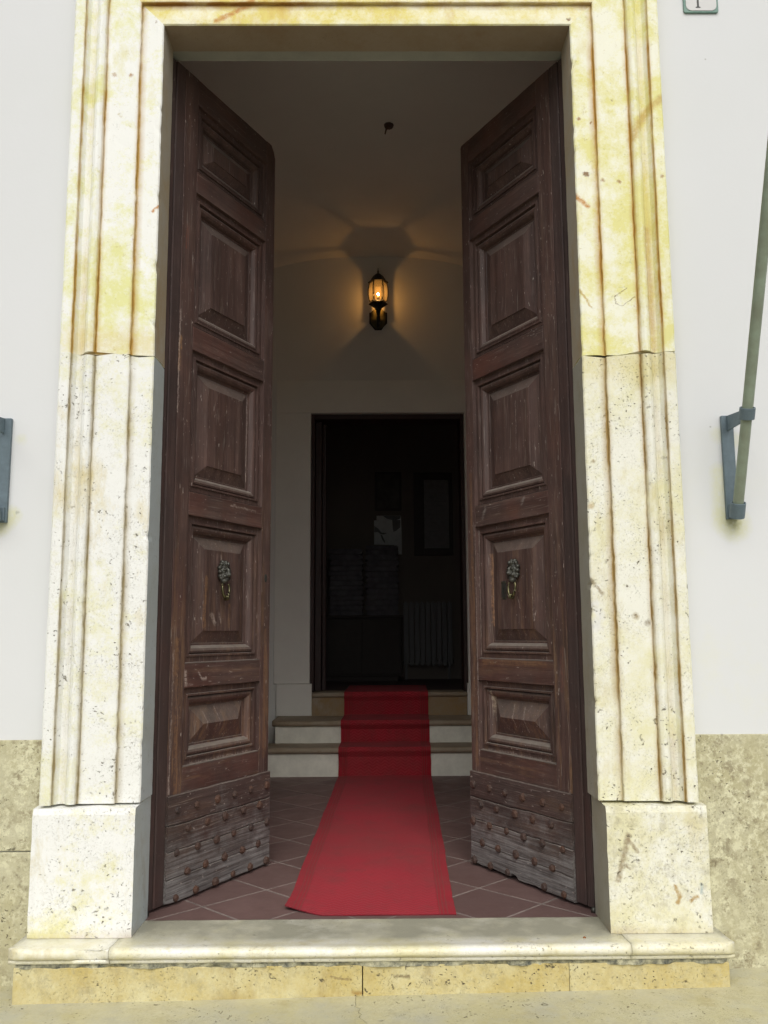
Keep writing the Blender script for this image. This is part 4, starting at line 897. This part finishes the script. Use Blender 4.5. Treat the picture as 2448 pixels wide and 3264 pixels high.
for a, b in zip(rings, rings[1:]):
    for k in range(6): bm.faces.new((a[k], a[(k+1) % 6], b[(k+1) % 6], b[k]))
mk('glass', bm, M_glass, lan)
for k in range(6):
    a = R(60*k); pts = [(LX + rad_at(t/10)*math.cos(a), LY + rad_at(t/10)*math.sin(a), 4.746 + 0.212*t/10) for t in range(11)]
    mk('rib', tube(bmesh.new(), pts, 0.0055 if k not in (1, 2) else 0.021, 8), M_lampiron, lan)
mk('socket', lathe(bmesh.new(), [(0.016, 4.752), (0.016, 4.79), (0.012, 4.80)], (LX, LY, 0), 12), M_lampiron, lan)
bm = bmesh.new(); bmesh.ops.create_uvsphere(bm, u_segments=16, v_segments=10, radius=0.0115, matrix=Matrix.Translation((LX, LY, 4.828)))
mk('bulb', bm, M_bulb, lan, smooth=True)

# ceiling hook
hk = thing('ceiling_hook', 'small rusty hook with broken plaster on the hall ceiling', 'hook', (0.143, 2.75, 5.42))
mk('rose', lathe(bmesh.new(), [(0.012, -0.030), (0.035, -0.018), (0.042, 0.004), (0.03, 0.02)], (0.150, 2.75, 5.415), 9), simple('crumbled_plaster', (0.13, 0.085, 0.075), 0.9, 0.3, 40, 0.8, 60, d=0.01), hk)
mk('shank', tube(bmesh.new(), [(0.155, 2.75, 5.40), (0.150, 2.72, 5.385), (0.135, 2.68, 5.37), (0.125, 2.62, 5.36)][:3] + [(0.118, 2.72, 5.318)], [0.013, 0.016, 0.012, 0.006], 8), M_iron, hk)

# ------------------------------------------------------------------ flagpole, brackets, house number
def bracket(x0, x1, P0, P1, label):
    b = thing('flagpole_bracket', label, 'bracket', ((x0+x1)/2, YW, 1.80), 0, 'flagpole brackets')
    o = mk('wall_plate', plate([(x0, 1.795), (x1, 1.795), (x1, 2.287), (x0, 2.287)], 0.066, YW-0.001), M_brackmetal, b, bevel=0.003)
    ax = (P1 - P0).normalized()
    def collar(name, c, h, ro=0.034, ri=0.0275):
        u = ax.cross(Vector((1, 0, 0))).normalized(); w = ax.cross(u); n = 24
        bm = bmesh.new(); rg = []
        for rr, t in ((ri, -h), (ro, -h), (ro, h), (ri, h)): rg.append([bm.verts.new(c + ax*t + (u*math.cos(2*math.pi*k/n) + w*math.sin(2*math.pi*k/n))*rr) for k in range(n)])
        for a, q in zip(rg, rg[1:] + rg[:1]):
            for k in range(n): bm.faces.new((a[k], a[(k+1) % n], q[(k+1) % n], q[k]))
        return mk(name, bm, M_brackmetal, b, bevel=0.002)
    c1 = P0 + ax*0.47; collar('collar', c1, 0.026); collar('socket', P0 + ax*0.020, 0.036)
    mk('arm', plate_arm(x0, x1, c1), M_brackmetal, b, bevel=0.002)
    bm = B(x0+0.006, x1-0.006, P0.y+0.030, 0.066, 1.80, 1.866); mk('socket_lug', bm, M_brackmetal, b, bevel=0.004)
    return b
def plate_arm(x0, x1, c1):
    bm = bmesh.new(); h = 0.030; xm = (x0+x1)/2; w = 0.0045
    a = Vector((xm, 0.066, 2.255)); c = Vector((xm, c1.y+0.033, c1.z+0.004))
    pts = [(a, -h-0.012), (a, h), (c, h*0.85), (c, -h*0.85)]
    vs = []
    for s in (-1, 1): vs.append([bm.verts.new((q.x + s*w, q.y, q.z + dz)) for q, dz in pts])
    bm.faces.new(vs[0]); bm.faces.new(vs[1][::-1])
    for i in range(4):
        k = (i+1) % 4; bm.faces.new((vs[0][i], vs[1][i], vs[1][k], vs[0][k]))
    return bm
P0 = Vector((1.690, 0.022, 1.812)); P1 = Vector((1.647, -0.585, 3.052))
bracket(1.661, 1.717, P0, P1, 'blue grey flagpole bracket holding the pole on the right wall')
pl = mk('flagpole', tube(bmesh.new(), [P0 + (P1-P0)*t for t in (-0.005, 0.02, 0.5, 1.0, 1.9)], 0.0235, 20), M_pole, orig=P0); tag(pl, 'pale green flagpole leaning out from the bracket at the right', 'flagpole')
Q0 = Vector((-1.712, 0.022, 1.812)); Q1 = Vector((-1.712, -0.585, 3.052))
bracket(-1.739, -1.671, Q0, Q1, 'empty blue grey bracket cut off at the left edge of the wall')
num = thing('house_number', 'white enamel house number tile with green border high on the right wall', 'house number', (1.69, YW, 4.38))
def rrect(x0, x1, z0, z1, r_, n=5):
    pts = []
    for cx, cz, a0 in ((x1-r_, z0+r_, -90), (x1-r_, z1-r_, 0), (x0+r_, z1-r_, 90), (x0+r_, z0+r_, 180)):
        for k in range(n+1): a = R(a0 + 90*k/n); pts.append((cx + r_*math.cos(a), cz + r_*math.sin(a)))
    return pts
mk('border', plate(rrect(1.600, 1.776, 4.378, 4.520, 0.012), 0.078, YW-0.001), M_green, num, bevel=0.002)
mk('face', plate(rrect(1.612, 1.766, 4.388, 4.510, 0.028), 0.0755, 0.0779), M_enamel, num)
bm = plate([(1.660, 4.402), (1.684, 4.402), (1.684, 4.406), (1.677, 4.409), (1.677, 4.496), (1.671, 4.496), (1.660, 4.486), (1.660, 4.482), (1.667, 4.485), (1.667, 4.409), (1.660, 4.406)], 0.0742, 0.0754)
mk('numeral', bm, M_ink, num)
